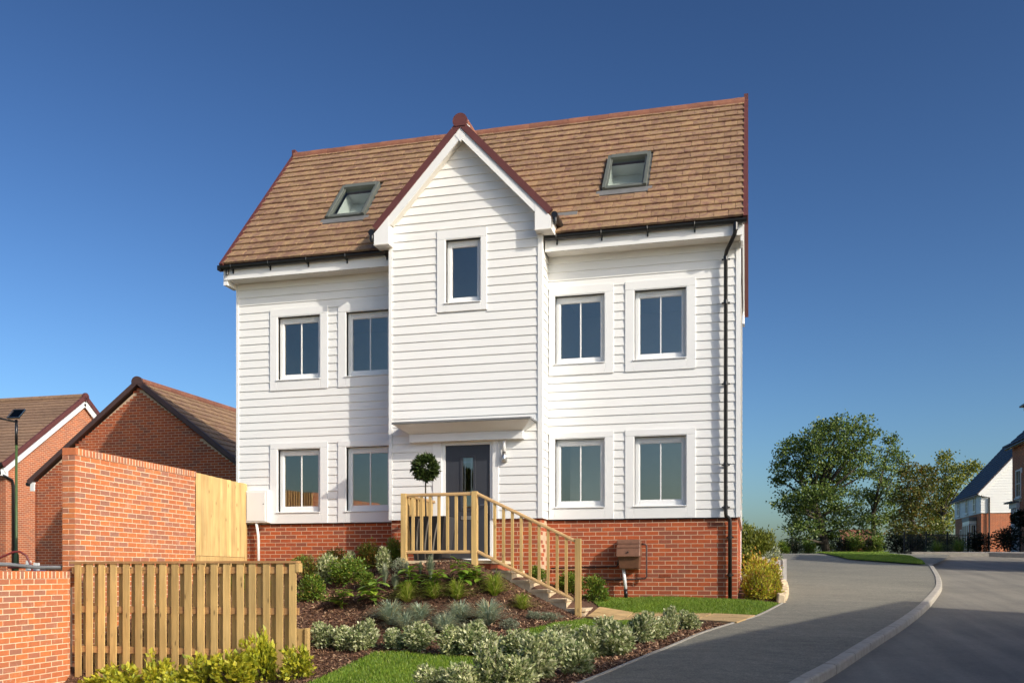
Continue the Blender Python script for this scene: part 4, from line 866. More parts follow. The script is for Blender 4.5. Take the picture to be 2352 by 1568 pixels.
def shrub_meshes(tag_, mat, n_tips, k, L, W, h=1.0, w=1.0, shell=.45, spread=.05, up=.35, lumps=4, cl=1.0, jit=.6, twig='twig', rad=(.24, .34), off=(.08, .24), hmin=.62):
    """unit shrub (height 1, width 1) of several lumps with stems"""
    T = []; cs = []
    for i in range(lumps):
        a = 2*math.pi*i/lumps+rng.uniform(-.4, .4); r = rng.uniform(*off) if lumps > 1 else 0; hh = rng.uniform(hmin, 1.0) if i else 1.0
        cs.append((math.cos(a)*r, math.sin(a)*r, hh)); q = ellipsoid_tips(max(4, n_tips//lumps), rng.uniform(*rad), rng.uniform(*rad), hh*.5, hh*.5, shell); q[:, 0] += cs[-1][0]; q[:, 1] += cs[-1][1]; T.append(q)
    T = np.concatenate(T); V, q = leaf_cloud(T, k, L, W, spread, np.array([0, 0, .25]), up, jit=jit)
    fol = np_mesh(tag_+'_foliage', V, q, mat); S = MB()
    for (x, y, hh) in cs:
        for _ in range(3): S.tube([(x*.3, y*.3, -.03), (x*.8+rng.normal(0, .03), y*.8+rng.normal(0, .03), hh*.45), (x+rng.normal(0, .08), y+rng.normal(0, .08), hh*.85)], [.014, .010, .004], 5)
    return fol, S.mesh(tag_+'_stems', twig)
def plant(name, meshes, x, y, h, w, label, cat, group, zoff=0.0, parts=('foliage', 'stems')):
    e = thing(name, (x, y, g1(x, y)+zoff), label, cat, group)
    rz = random.uniform(0, 6.28)
    for me, nm in zip(meshes, parts):
        o = bpy.data.objects.new(nm, me); col.objects.link(o); o.parent = e; o.scale = (w, w, h); o.rotation_euler = (0, 0, rz)
    return e
# bay tree ball
bt = thing('bay_tree', (-5.35, 14.93, 2.38), 'clipped round bay tree on a bare stem in the porch planter', 'tree')
V, q = leaf_cloud(ellipsoid_tips(420, .20, .20, .195, 3.275-2.38, .55), 5, .078, .016, .018, np.array([0, 0, .90]), .15, jit=.45)
link('crown', np_mesh('bay_crown', V+np.array([-5.35, 14.93, 2.38]), q, 'leaf_bay'), bt)
MB().tube([(-5.345, 14.93, 2.36), (-5.355, 14.93, 2.75), (-5.35, 14.93, 3.25)], [.016, .014, .012], 8).build('trunk', 'bark', bt, True)

# ================================================================== GARDEN WALLS AND FENCES
W0 = Vector((-9.25, 11.17, 0)); WD = Vector((-.052, .9986, 0)).normalized(); WN = Vector((WD.y, -WD.x, 0))
tw = thing('tall_garden_wall', (-9.3, 12.7, 0.8), 'tall orange brick garden wall with brick coping running back to the board fence', 'wall')
WL = 3.195; ZT = 3.262; ZCP = ZT-.103
body = MB().obox(W0-WN*.0035-UP*.3+WD*.006, WD*(WL-.012), -WN*.203, UP*(ZCP+.295)).build('wall_core', 'mortar', tw)
zb = ZCP-40*.075
keepf = lambda m, z: z > g1(-9.2, 11.17+m)-.15
lay(courses(W0, WD, WN, WL, 40, zb, keepf), body, 'brick', 'brick_courses', 'brick', 300)
lay(courses(W0-WN*.215, WN, -WD, .215, 40, zb, lambda m, z: z > 1.3, 0, .215), body, 'brick', 'end_brick_courses', 'brick', 80)
cpm = []
i = 0; s = 0.0
while s < WL-.03: cpm.append((tuple(W0+WD*(s+.0375)+UP*(ZT-.051)+WN*.004), WD, UP, WN, (.061, .1015, .218, .003))); s += .075
lay(cpm, tw, 'coping_brick', 'coping_bricks', 'brick', 300)
MB().obox(W0+WD*.014-WN*.205+UP*(ZCP+.001), WD*(WL-.028), WN*.2075, UP*.094).build('coping_bed', 'mortar', tw)
lw = thing('low_garden_wall', (-9.2, 9.8, 0), 'low orange brick garden wall below the tall wall with upright coping bricks', 'wall')
L0 = W0-WD*3.45; LL = 3.31; ZT2 = 1.515; Z2 = ZT2-.103
L0 = L0+WN*.03
body = MB().obox(L0-WN*.0035+WD*.004-UP*.8, WD*(LL-.008), -WN*.203, UP*(Z2+.798)).build('wall_core', 'mortar', lw)
lay(courses(L0, WD, WN, LL, 26, Z2-26*.075, lambda m, z: z > g1(-9.1, L0.y+m)-.12), body, 'brick', 'brick_courses', 'brick', 300)
cpm = []; s = 0.0
while s < LL-.03: cpm.append((tuple(L0+WD*(s+.0375)+UP*(ZT2-.051)+WN*.004), WD, UP, WN, (.061, .1015, .218, .003))); s += .075
lay(cpm, lw, 'coping_brick', 'coping_bricks', 'brick', 300)
MB().obox(L0+WD*.014-WN*.205+UP*(Z2+.001), WD*(LL-.028), WN*.2075, UP*.094).build('coping_bed', 'mortar', lw)
tag(MB().tube([(-9.62, 8.2, 1.60), (-9.60, 9.6, 1.615), (-9.56, 10.3, 1.60), (-9.53, 10.75, 1.565), (-9.52, 11.3, 1.57), (-9.52, 12.2, 1.56)], .026, 10).build('grey_conduit', 'grey_pipe', None, True), 'grey plastic conduit lying behind the low brick wall', 'pipe')
# pale close-board fence between the wall and the house
cf = thing('close_board_fence', (-9.5, 15.4, 1.6), 'pale new close board fence between the tall brick wall and the house', 'fence')
F0 = W0+WD*(WL+.012); F0.z = 0; F1 = Vector((-9.66, 16.43, 0)); FD = (F1-F0).normalized(); FN = Vector((FD.y, -FD.x, 0)); FLn = (F1-F0).length
nbd = 21; pb = (FLn-.10)/nbd
for i in range(nbd):
    o_ = F0+FD*(i*pb)+UP*1.79; zt = 3.235+random.uniform(-.006, .006); a, b = .004, .042; b += random.uniform(0, .008)
    MB().hexa([o_, o_+FD*(pb+.012), o_+FD*(pb+.012)+FN*b, o_+FN*a]+[q+UP*(zt-1.79) for q in (o_, o_+FD*(pb+.012), o_+FD*(pb+.012)+FN*b, o_+FN*a)]).build('board', 'paling', cf)
MB().obox(F0+UP*1.60-FN*.01, FD*(FLn-.1), FN*.035, UP*.185).build('gravel_board', 'paling', cf)
MB().obox(F0+FD*(FLn-.095)+UP*1.3-FN*.05, FD*.09, FN*.09, UP*1.93).build('post', 'paling', cf)
for z in (1.95, 2.5, 3.05): MB().obox(F0+UP*z-FN*.05, FD*(FLn-.1), FN*.048, UP*.07).build('rail', 'paling', cf)
# brown hit-and-miss fence in front
sf = thing('slatted_fence', (-7.4, 11.06, 0.0), 'brown hit and miss fence of spaced upright boards behind the yellow shrubs', 'fence')
FX0, FX1 = -9.125, -5.73; nS = 18; ps = (FX1-FX0-.10)/(nS-1)
for i in range(nS):
    x = FX0+.05+i*ps+random.uniform(-.008, .008); w = .0495+random.uniform(-.002, .002); zb_ = max(-.12, g1(x, 10.95)-.02)-.02; lean = random.uniform(-.006, .006); y0 = 11.000+random.uniform(-.002, .002)
    MB().hexa([(x-w-lean, y0, zb_), (x+w-lean, y0, zb_), (x+w-lean, y0+.022, zb_), (x-w-lean, y0+.022, zb_), (x-w, y0, 1.615), (x+w, y0, 1.615), (x+w, y0+.022, 1.615), (x-w, y0+.022, 1.615)]).build('board', 'fence', sf)
    if i < nS-1:
        xb = x+ps*.41; MB().box(xb-w*.9, xb+w*.9, 11.070, 11.092, zb_, 1.615).build('back_board', 'fence', sf)
for z in (1.525, .985, .43): MB().box(FX0-.06, FX1+.015, 11.025, 11.068, z-.045, z+.045).build('rail', 'fence_x', sf)
MB().box(FX0-.06, FX1+.015, 10.985, 11.105, 1.617, 1.648).build('capping', 'fence_x', sf)
MB().box(FX1-.002, FX1+.040, 10.992, 11.098, 1.50, 1.615).build('cap_end', 'rail', sf)
tp = thing('timber_sleepers', (-5.63, 11.5, .3), 'stack of short timber retaining boards at the end of the slatted fence', 'retaining boards')
for i, (x0, x1, y0, y1, z1) in enumerate(((-5.90, -5.695, 11.20, 11.24, .75), (-5.693, -5.655, 11.17, 11.25, .76))): MB().box(x0, x1, y0, y1, .1, z1).build('sleeper', 'rail', tp)

# ================================================================== GARAGE AND HOUSE BEHIND THE WALL
gr = thing('brick_garage', (-16.6, 22.6, .6), 'brown roofed brick garage with its gable behind the tall garden wall', 'garage')
GX, GYf, GAZ, GHf = -16.61, 22.60, 6.80, 3.66; GT = (6.89-4.13)/3.69; GD = 7.2; gw = 3.48
za = GAZ-.13; ze = za-gw*GT
core = MB().prism([(GX-gw, GYf+.0235, .4), (GX+gw, GYf+.0235, .4), (GX+gw, GYf+.0235, ze), (GX, GYf+.0235, za), (GX-gw, GYf+.0235, ze)], (0, 0, 0), (0, GD-.05, 0)).build('wall', 'mortar_house', gr)
def kp(m, z): return z+.02 < za-abs(m-gw)*GT+.0 and z > 1.1
pcs = courses((GX-gw, GYf+.02, 0), (1, 0, 0), (0, -1, 0), 2*gw, 76, 1.05, kp)
lay(pcs, core, 'brick', 'brick_courses', 'brick_house', 300)
lay(courses((GX-gw, GYf+GD, 0), (0, -1, 0), (-1, 0, 0), GD, 44, 1.05, lambda m, z: z < ze), core, 'brick', 'side_brick_courses', 'brick_house', 0)
groof = MB()
rf = None
for sg in (1, -1):
    uv = Vector((-sg, 0, GT)).normalized(); nn_ = Vector((sg*GT, 0, 1)).normalized(); Ls = math.hypot(GHf, GHf*GT); base = Vector((GX+sg*GHf, GYf-.06, GAZ+.06-GHf*GT)); nr = 15; ga = Ls/nr
    if rf is None: rf = MB().obox(base-nn_*.09, Vector((0, GD, 0)), uv*Ls, nn_*.05).build('roof', 'verge_dark', gr)
    else: MB().obox(base-nn_*.09, Vector((0, GD, 0)), uv*Ls, nn_*.05).build('roof', 'verge_dark', gr)
    tl = []
    for r in range(nr):
        for i in range(int(GD/.3)):
            yy = base.y+.15+(i+.5*(r % 2)*.98)*.3
            if yy+.15 > base.y+GD: continue
            cpt = base+uv*((r+.5)*ga+.02)+nn_*.012; al = Vector((0, sg*1.0, 0)); wv_ = (uv-nn_*.09).normalized(); n2 = (nn_+uv*.09).normalized()
            tl.append(((cpt.x, yy, cpt.z), al, wv_, n2, (.297, round(ga+.05, 3), .018, .004)))
    lay(tl, rf, 'roof_tile', 'roof_tiles', 'tile', 220 if sg > 0 else 0)
    MB().obox(base+Vector((0, -.05, 0))-nn_*.095, Vector((0, .09, 0)), uv*(Ls-.03), nn_*.125).build('verge', 'verge_dark', rf)
pr_ = [Vector((GX+.17*math.cos(t), GYf-.12, GAZ+.02+.15*math.sin(t))) for t in np.linspace(-.5, math.pi+.5, 14)]
MB().prism(pr_, (0, 0, 0), (0, .06, 0)).build('ridge_end_cap', 'verge_dark', rf)
y = GYf-.06
while y < GYf+GD-.4:
    pr_ = [Vector((GX+.15*math.cos(t), y+.003, GAZ+.02+.13*math.sin(t))) for t in np.linspace(-.3, math.pi+.3, 12)]; MB().prism(pr_, (0, 0, 0), (0, .442, 0)).build('ridge_tile', 'ridge', rf); y += .448
MB().box(GX-GHf+.05, GX-gw-.002, GYf-.04, GYf+.3, ze-.22, ze+.03).build('eaves_box_end', 'trim', gr)
MB().tube([(GX-GHf-.03, GYf-.06, ze-.02), (GX-GHf-.03, GYf+GD, ze-.02)], .06, 10).build('gutter', 'black', gr)

h2 = thing('far_brick_house', (-30, 32.5, .6), 'orange brick house with white gable trim at the far side of the garage', 'house')
HX, HY0, HYA, HZE, HZA = -26.57, 28.45, 32.52, 5.45, 8.66
HT = (HZA-HZE)/(HYA-HY0+.2)
MB().prism([(HX, HY0, .4), (HX, 2*HYA-HY0, .4), (HX, 2*HYA-HY0, HZE-.05), (HX, HYA, HZA-.12), (HX, HY0, HZE-.05)], (0, 0, 0), (-12, 0, 0)).build('wall', 'far_brick', h2)
hrf = None
for sg in (-1, 1):
    uv = Vector((0, -sg, HT)).normalized(); nn_ = Vector((0, sg*HT, 1)).normalized(); hl = HYA-HY0+.32; Ls = math.hypot(hl, hl*HT); base = Vector((HX+.12, HYA+sg*hl, HZA+.03-hl*HT))
    o_ = MB().obox(base-nn_*.10+Vector((-12.2, 0, 0)), Vector((12.2, 0, 0)), uv*Ls, nn_*.08).build('roof', 'verge_dark', h2)
    hrf = hrf or o_
    nr = 22; ga = Ls/nr
    for r in range(nr):
        al = Vector((-12.1, 0, 0)); b0 = base+uv*(r*ga-.01)+nn_*(-.005); p = [b0, b0+al, b0+al+uv*(ga+.05)-nn_*.0, b0+uv*(ga+.05)]
        MB().hexa([b0, b0+al, b0+al+uv*(ga+.04)-nn_*.02, b0+uv*(ga+.04)-nn_*.02, b0+nn_*.03, b0+al+nn_*.03, b0+al+uv*(ga+.04)+nn_*.004, b0+uv*(ga+.04)+nn_*.004]).build('tile_course', 'tile_far', o_)
    MB().obox(base-nn_*.10-Vector((.03, 0, 0)), Vector((.09, 0, 0)), uv*(Ls-.02), nn_*.17).build('verge', 'verge', h2)
    MB().obox(base-nn_*.33-Vector((.05, 0, 0)), Vector((.05, 0, 0)), uv*(Ls-.15), nn_*.225).build('bargeboard', 'pvc', h2)
    yb0 = base.y; q = [(HX+.075, yb0+(-sg)*.03, base.z-.36), (HX+.075, yb0-sg*.36, base.z-.36), (HX+.075, yb0-sg*.36, base.z+.08), (HX+.075, yb0-sg*.03, base.z-.18)]
    MB().prism(q if sg < 0 else q[::-1], (0, 0, 0), (-.10, 0, 0)).build('eaves_box_end', 'pvc', h2)
MB().tube([(HX+.12, HYA, HZA+.03), (HX-12.1, HYA, HZA+.03)], .13, 10).build('ridge_tiles', 'tile_far', h2)
MB().tube([(HX+.10, HYA, HZA+.02), (HX+.18, HYA, HZA+.02)], .17, 14).build('ridge_end_cap', 'verge', h2)
MB().tube([(HX+.14, HY0-.36, HZE-.02), (HX-12, HY0-.36, HZE-.02)], .07, 8).build('gutter', 'black', h2)
MB().tube([(HX+.0, HY0-.36, HZE-.1), (HX+.02, HY0-.30, HZE-.35), (HX+.08, HY0+.22, HZE-.55), (HX+.08, HY0+.28, HZE-.75), (HX+.08, HY0+.28, .8)], .05, 10).build('downpipe', 'black', h2, True)
# solar street lamp
lp = thing('solar_street_lamp', (-23.0, 25.07, .6), 'green street lamp post with a small solar panel on top', 'street lamp')
MB().tube([(-23.0, 25.07, .3), (-23.0, 25.07, 2.05), (-23.0, 25.07, 2.12), (-23.0, 25.07, 5.6)], [.075, .075, .045, .038], 14).build('post', 'green_paint', lp, True)
MB().tube([(-23.0, 25.07, 5.6), (-23.0, 25.07, 6.42)], .042, 14).build('post_top', 'black', lp, True)
MB().tube([(-23.0, 25.07, 6.36), (-23.45, 24.93, 6.45), (-23.75, 24.84, 6.60)], .03, 8).build('arm', 'black', lp, True)
MB().hexa([(-23.95, 24.62, 6.56), (-23.7, 24.68, 6.54), (-23.7, 24.96, 6.54), (-23.95, 24.90, 6.56), (-23.95, 24.62, 6.66), (-23.7, 24.68, 6.62), (-23.7, 24.96, 6.62), (-23.95, 24.90, 6.66)]).build('lamp_head', 'black', lp)
pv = Vector((-.21, -.02, 0)); pu = Vector((.02, .22, .26)); o_ = Vector((-22.80, 24.98, 6.45))
MB().obox(o_, pv*2, pu*1.15, Vector((0, -.02, .02))).build('solar_panel', 'glass_dark', lp)
pnl = MB()
for a in (0.0, 1.0): pnl.obox(o_+pv*2*a-pv*.04+Vector((0, -.026, .026)), pv*.10, pu*1.15, Vector((0, -.008, .008)))
for a in (0.0, 1.0): pnl.obox(o_+pu*1.15*a-pu*.04+Vector((0, -.026, .026)), pv*2, pu*.08, Vector((0, -.008, .008)))
pnl.build('panel_frame', 'steel', lp)
# red tubular barrow frame and boxes behind the low wall
rb = thing('red_frame_trolley', (-18.67, 21, .7), 'dark red tubular trolley frame behind the low brick wall', 'trolley')
MB().tube([(-19.17, 19.6, 1.62), (-18.87, 19.75, 1.78), (-18.42, 19.98, 2.02), (-18.29, 20.05, 2.03), (-18.15, 20.12, 1.93), (-18.03, 20.18, 1.62), (-18.01, 20.2, .8)], .028, 8).build('tube_frame', 'red_paint', rb, True)
MB().tube([(-19.17, 20.6, 1.62), (-18.67, 20.7, 1.62), (-18.01, 20.7, 1.6), (-18.01, 20.2, 1.6)], .022, 8).build('cross_tube', 'red_paint', rb, True)
MB().box(-18.33, -18.19, 20.3, 20.34, 1.35, 1.80).build('white_board', 'pvc', rb); MB().box(-18.11, -17.95, 20.32, 20.36, 1.30, 1.74).build('white_board', 'pvc', rb); MB().box(-18.23, -17.87, 20.26, 20.5, .9, 1.55).build('crate', 'blue', rb)

# ================================================================== HOUSES ACROSS THE ROAD
def gabled(root, o, ax, ay, w, d, z0, ze, tan, wall, roofm, over=.25, roof_n=16, low=None, zmid=None):
    """box house: ax along the ridge, ay across, origin o at the middle of the near gable"""
    o, ax, ay = Vector(o), Vector(ax), Vector(ay); h = w/2; za = ze+h*tan
    P = lambda s_, t_, z: o+ax*s_+ay*t_+UP*(z-o.z)
    if low is None: MB().prism([P(0, -h, z0), P(0, h, z0), P(0, h, ze), P(0, 0, za), P(0, -h, ze)], (0, 0, 0), ax*d).build('wall', wall, root)
    else:
        MB().prism([P(0, -h, zmid), P(0, h, zmid), P(0, h, ze), P(0, 0, za), P(0, -h, ze)], (0, 0, 0), ax*d).build('wall', wall, root)
        MB().hexa([P(.03, -h+.03, z0), P(.03, h-.03, z0), P(d-.03, h-.03, z0), P(d-.03, -h+.03, z0), P(.03, -h+.03, zmid-.003), P(.03, h-.03, zmid-.003), P(d-.03, h-.03, zmid-.003), P(d-.03, -h+.03, zmid-.003)]).build('ground_floor_wall', low, root)
    for sg in (-1, 1):
        uv = (-ay*sg+UP*tan).normalized(); nn_ = (ay*sg*tan+UP).normalized(); hl = h+over; Ls = math.hypot(hl, hl*tan); b = P(-.15, sg*hl, ze+.05-over*tan)
        r = MB().obox(b-nn_*.02, ax*(d+.3), uv*Ls, nn_*.06).build('roof', 'verge_dark', root); ga = Ls/roof_n
        for k in range(roof_n):
            c = b+uv*(k*ga-.01)+nn_*.04; e = ax*(d+.3)
            MB().hexa([c, c+e, c+e+uv*(ga+.04)-nn_*.01, c+uv*(ga+.04)-nn_*.01, c+nn_*.035, c+e+nn_*.035, c+e+uv*(ga+.04)+nn_*.008, c+uv*(ga+.04)+nn_*.008]).build('tile_course', roofm, r)
        MB().obox(b-nn_*.24-ax*.02, ax*.04, uv*(Ls-.1), nn_*.215).build('bargeboard', 'trim', root)
        g = P(-.15, sg*(hl+.03), ze-.03-over*tan); MB().tube([g, g+ax*(d+.3)], .055, 8).build('gutter', 'black', root)
        f = P(-.1, sg*(h+.08), ze-.24); MB().obox(f-ay*.03, ax*(d+.2), ay*.06, UP*.17).build('fascia', 'trim', root)
    MB().tube([P(-.15, 0, za+.09), P(d+.15, 0, za+.09)], .11, 10).build('ridge_tiles', roofm, root)
    return P
def small_window(root, o, ux, n, w, h, bars=True):
    """window on a wall: o lower corner, ux along the wall, n outwards"""
    o, ux, n = Vector(o), Vector(ux), Vector(n); f = MB(); t = .07
    f.obox(o+n*.002, ux*t, UP*h, n*.05).obox(o+ux*(w-t)+n*.002, ux*t, UP*h, n*.05).obox(o+ux*t+n*.002, ux*(w-2*t), UP*t, n*.05).obox(o+ux*t+UP*(h-t)+n*.002, ux*(w-2*t), UP*t, n*.05)
    fo = f.build('window', 'pvc', root)
    p = o+n*.02; MB().quad(p+ux*t+UP*t, p+ux*(w-t)+UP*t, p+ux*(w-t)+UP*(h-t), p+ux*t+UP*(h-t)).build('pane', 'glass_dark', fo)
    if bars:
        b = MB().obox(o+ux*(w/2-.02)+UP*t+n*.022, ux*.04, UP*(h-2*t), n*.015); b.obox(o+ux*t+UP*(h/2-.02)+n*.024, ux*(w-2*t), UP*.04, n*.016); b.build('glazing_bar', 'pvc', fo)
    MB().obox(o-ux*.06-UP*.07+n*.002, ux*(w+.12), UP*.065, n*.10).build('sill', 'trim', fo); return fo
X, Yv = Vector((1, 0, 0)), Vector((0, 1, 0))
# white and brick house beside the trees
wh = thing('slate_roof_house', (20.6, 76.6, 2.6), 'distant house with dark slate roof, white boarded upper floor and brick below', 'house')
WX = 16.89; ww = 7.6
Pw = gabled(wh, (WX+ww/2, 76.61, 0), Yv, X, ww, 9.2, 2.3, 7.62, 1.12, 'clad', 'slate', .25, 18, 'far_brick', 5.94)
for k in range(20):                                   # boards on the two faces in view
    z = 5.96+k*.2; half = min(ww/2, (7.62+ww/2*1.12-z-.15)/1.12)
    if half > .3: MB().hexa([(WX+ww/2-half, 76.58, z), (WX+ww/2+half, 76.58, z), (WX+ww/2+half, 76.612, z), (WX+ww/2-half, 76.612, z), (WX+ww/2-half, 76.60, z+.2), (WX+ww/2+half, 76.60, z+.2), (WX+ww/2+half, 76.612, z+.2), (WX+ww/2-half, 76.612, z+.2)]).build('weatherboard', 'clad', wh)
    if z < 7.4: MB().hexa([(WX-.03, 76.61, z), (WX+.002, 76.61, z), (WX+.002, 85.8, z), (WX-.03, 85.8, z), (WX-.01, 76.61, z+.2), (WX+.002, 76.61, z+.2), (WX+.002, 85.8, z+.2), (WX-.01, 85.8, z+.2)]).build('weatherboard', 'clad', wh)
for yy in (78.0, 80.6, 83.6): small_window(wh, (WX-.03, yy+.9, 6.15), -Yv, -X, .75, 1.2)
MB().box(WX-.55, WX, 78.0, 80.4, 5.45, 5.75).build('bay_roof', 'lead', wh); by = MB(); by.box(WX-.5, WX, 78.1, 80.3, 2.6, 3.3).box(WX-.52, WX, 78.05, 80.35, 5.2, 5.44).build('bay_window', 'pvc', wh)
for a, b in ((78.12, 78.75), (78.85, 79.55), (79.65, 80.28)): small_window(wh, (WX-.50, b, 3.3), -Yv, -X, b-a, 1.88)
small_window(wh, (WX-.42, 78.09, 3.3), X, -Yv, .40, 1.88); small_window(wh, (WX-.0, 83.6, 2.9), -Yv, -X, .55, 2.1, False)
MB().tube([(WX-.15, 76.5, 7.45), (WX+.05, 76.5, 7.2), (WX+.55, 76.5, 7.1), (WX+.55, 76.5, 2.4)], .06, 8).build('downpipe', 'black', wh)
# brick house at the edge of the view
bh = thing('tall_brick_house', (16, 46, 2.3), 'tall brick house with white dormer at the far end of the road', 'house')
BX = 12.61
gabled(bh, (BX+4, 42.5, 0), Yv, X, 8.0, 8.23, 2.2, 7.85, .95, 'far_brick', 'slate', .25, 16)
small_window(bh, (BX, 50.0, 5.1), -Yv, -X, .85, 1.35); MB().box(BX-.06, BX, 49.1, 50.08, 4.86, 5.02).build('stone_sill', 'stone', bh)
small_window(bh, (BX, 46.8, 5.1), -Yv, -X, .95, 1.35)
dr = MB(); dr.box(BX-.10, BX, 49.5, 49.72, 2.4, 4.62).box(BX-.10, BX, 50.42, 50.62, 2.4, 4.62).box(BX-.16, BX, 49.4, 50.7, 4.62, 4.86).build('door_surround', 'pvc', bh); MB().box(BX-.04, BX, 49.72, 50.42, 2.4, 4.6).build('door', 'pvc', bh); MB().box(BX-.4, BX, 49.35, 50.72, 4.865, 4.93).build('door_canopy', 'lead', bh)
dm = MB().box(BX+.45, BX+3.0, 47.6, 49.3, 8.3, 9.3).build('dormer', 'slate', bh); MB().box(BX+.2, BX+3.1, 47.3, 49.6, 9.3, 9.46).build('dormer_fascia', 'pvc', dm); MB().box(BX+.05, BX+3.2, 47.15, 49.72, 9.462, 9.54).build('dormer_roof', 'lead', dm)
for a in (47.75, 48.5): small_window(bh, (BX+.44, a+.65, 8.5), -Yv, -X, .65, .80)
MB().box(BX+.002, BX+.02, 50.72, 50.74, 2.4, 3).build('house_corner_strip', 'stone', bh)
MB().box(BX-.03, BX, 49.0, 49.2, 6.25, 6.5).build('alarm_box', 'pvc', bh)
# far pantile roof glimpsed below the trees
pf = thing('far_pantile_house', (14, 118, 1), 'small distant orange pantile roof glimpsed under the trees', 'house')
gabled(pf, (10.6, 118, 0), X, Yv, 6, 3.6, 1.0, 4.6, .6, 'far_brick', 'ridge', .2, 8)
# neighbouring houses beyond the edge of the view; the shade on the road is theirs
n1 = thing('neighbour_house', (10, 7, .6), 'brick house across the road that shades the foreground tarmac', 'house')
ax1 = Vector((.37, .929, 0)).normalized(); ay1 = Vector((ax1.y, -ax1.x, 0)); e1 = Vector((12.0, 11.9, 0))-ax1*10
gabled(n1, e1, ax1, ay1, 6.6, 9.85, .2, 4.35, .785, 'far_brick', 'tile_far', .2, 14)
for s_ in (1.2, 3.9, 6.8):
    for z in (1.3, 3.0): small_window(n1, e1+ax1*s_-ay1*3.3+UP*z, ax1, -ay1, 1.1, 1.1)
n2 = thing('neighbour_house', (16, 28, 1.3), 'brick house further up the road that shades the road by the verge island', 'house')
gabled(n2, (15.6, 26.0, 0), Yv, X, 6.4, 4.8, 1.0, 7.4, 1.1, 'far_brick', 'tile_far', .2, 14)
for yy in (26.6, 28.8):
    for z in (2.0, 4.2): small_window(n2, (12.4, yy+1.1, z), -Yv, -X, 1.1, 1.1)

# ================================================================== RAILINGS AND FAR PLANTING
rg = thing('estate_railing', (10, 47.5, 2.3), 'black iron railing in front of the trees beyond the road', 'railing')
a, b = Vector((7.3, 48.6, 2.32)), Vector((11.9, 52.4, 2.38)); d = b-a; Ln = d.length; d.normalize()
for z in (.12, .98): MB().obox(a+UP*z, d*Ln, Vector((d.y, -d.x, 0))*.03, UP*.035).build('rail', 'iron', rg)
nbar = int(Ln/.115)
for i in range(nbar): p = a+d*(i*.115+.03); MB().box(p.x-.009, p.x+.009, p.y-.009, p.y+.009, p.z, p.z+1.05).build('bar', 'iron', rg)
for i in range(5): p = a+d*(Ln*i/4); MB().box(p.x-.03, p.x+.03, p.y-.03, p.y+.03, p.z-.1, p.z+1.16).build('post', 'iron', rg)
SH = {}
def shp(key, **kw): SH[key] = [shrub_meshes(f'{key}{i}', **kw) for i in range(3)]
shp('var', mat='leaf_var', n_tips=380, k=6, L=.13, W=.034, spread=.035, shell=.4, lumps=4)
shp('yellow', mat='leaf_yellow', n_tips=190, k=5, L=.17, W=.048, spread=.05, shell=.2, lumps=11, rad=(.09, .17), off=(.05, .46), hmin=.35, up=.6)
shp('green', mat='leaf_green', n_tips=330, k=6, L=.10, W=.024, spread=.05, shell=.3, lumps=7, rad=(.16, .26), off=(.08, .32), hmin=.5)
shp('rust', mat='leaf_rust', n_tips=260, k=6, L=.10, W=.022, spread=.05, shell=.3, lumps=5)
shp('silver', mat='leaf_silver', n_tips=170, k=6, L=.11, W=.022, spread=.05, shell=.35, lumps=4)
shp('autumn', mat='leaf_autumn', n_tips=300, k=6, L=.095, W=.024, spread=.06, shell=.2, lumps=10, rad=(.13, .22), off=(.05, .38), hmin=.4, up=.5)
shp('dark', mat='leaf_dark', n_tips=240, k=6, L=.08, W=.025, spread=.05, shell=.35, lumps=4)
shp('fine', mat='leaf_lime', n_tips=1100, k=8, L=.085, W=.013, spread=.05, shell=.3, lumps=5, up=.9)
def blade_tuft(name, mat, n, arch, w, r0=.05, seg=4):
    """unit tuft of arching blades"""
    a = rng.uniform(0, 2*np.pi, n); rr = rng.uniform(0, r0, n); reach = rng.uniform(.15, 1, n)**.8*.5*arch; h = rng.uniform(.6, 1.0, n)*np.sqrt(np.maximum(.12, 1-(reach/.52)**2*.85))
    V = []; s_ = np.stack([-np.sin(a), np.cos(a), 0*a], -1)*w
    for k in range(seg+1):
        t = k/seg; rad = rr+reach*t**1.3; z = h*(1.9*t-.9*t*t-(.35*arch*t**3)*(reach/.5)); c = np.stack([np.cos(a)*rad, np.sin(a)*rad, z-.02], -1); V += [c-s_*(1-.9*t), c+s_*(1-.9*t)]
    V = np.stack(V, 1); m = 2*(seg+1); q = np.concatenate([np.stack([np.arange(n)*m+2*k, np.arange(n)*m+2*k+1, np.arange(n)*m+2*k+3, np.arange(n)*m+2*k+2], -1) for k in range(seg)])
    return np_mesh(name, V.reshape(-1, 3), q, mat)
FES = [blade_tuft('fescue_blades', 'fescue', 430, 1.05, .0095) for _ in range(2)]; TUF = [blade_tuft('tuft_blades', 'blade', 260, 1.2, .012) for _ in range(2)]
LAV = [blade_tuft('lavender_stems', 'leaf_silver', 260, .8, .018) for _ in range(2)]
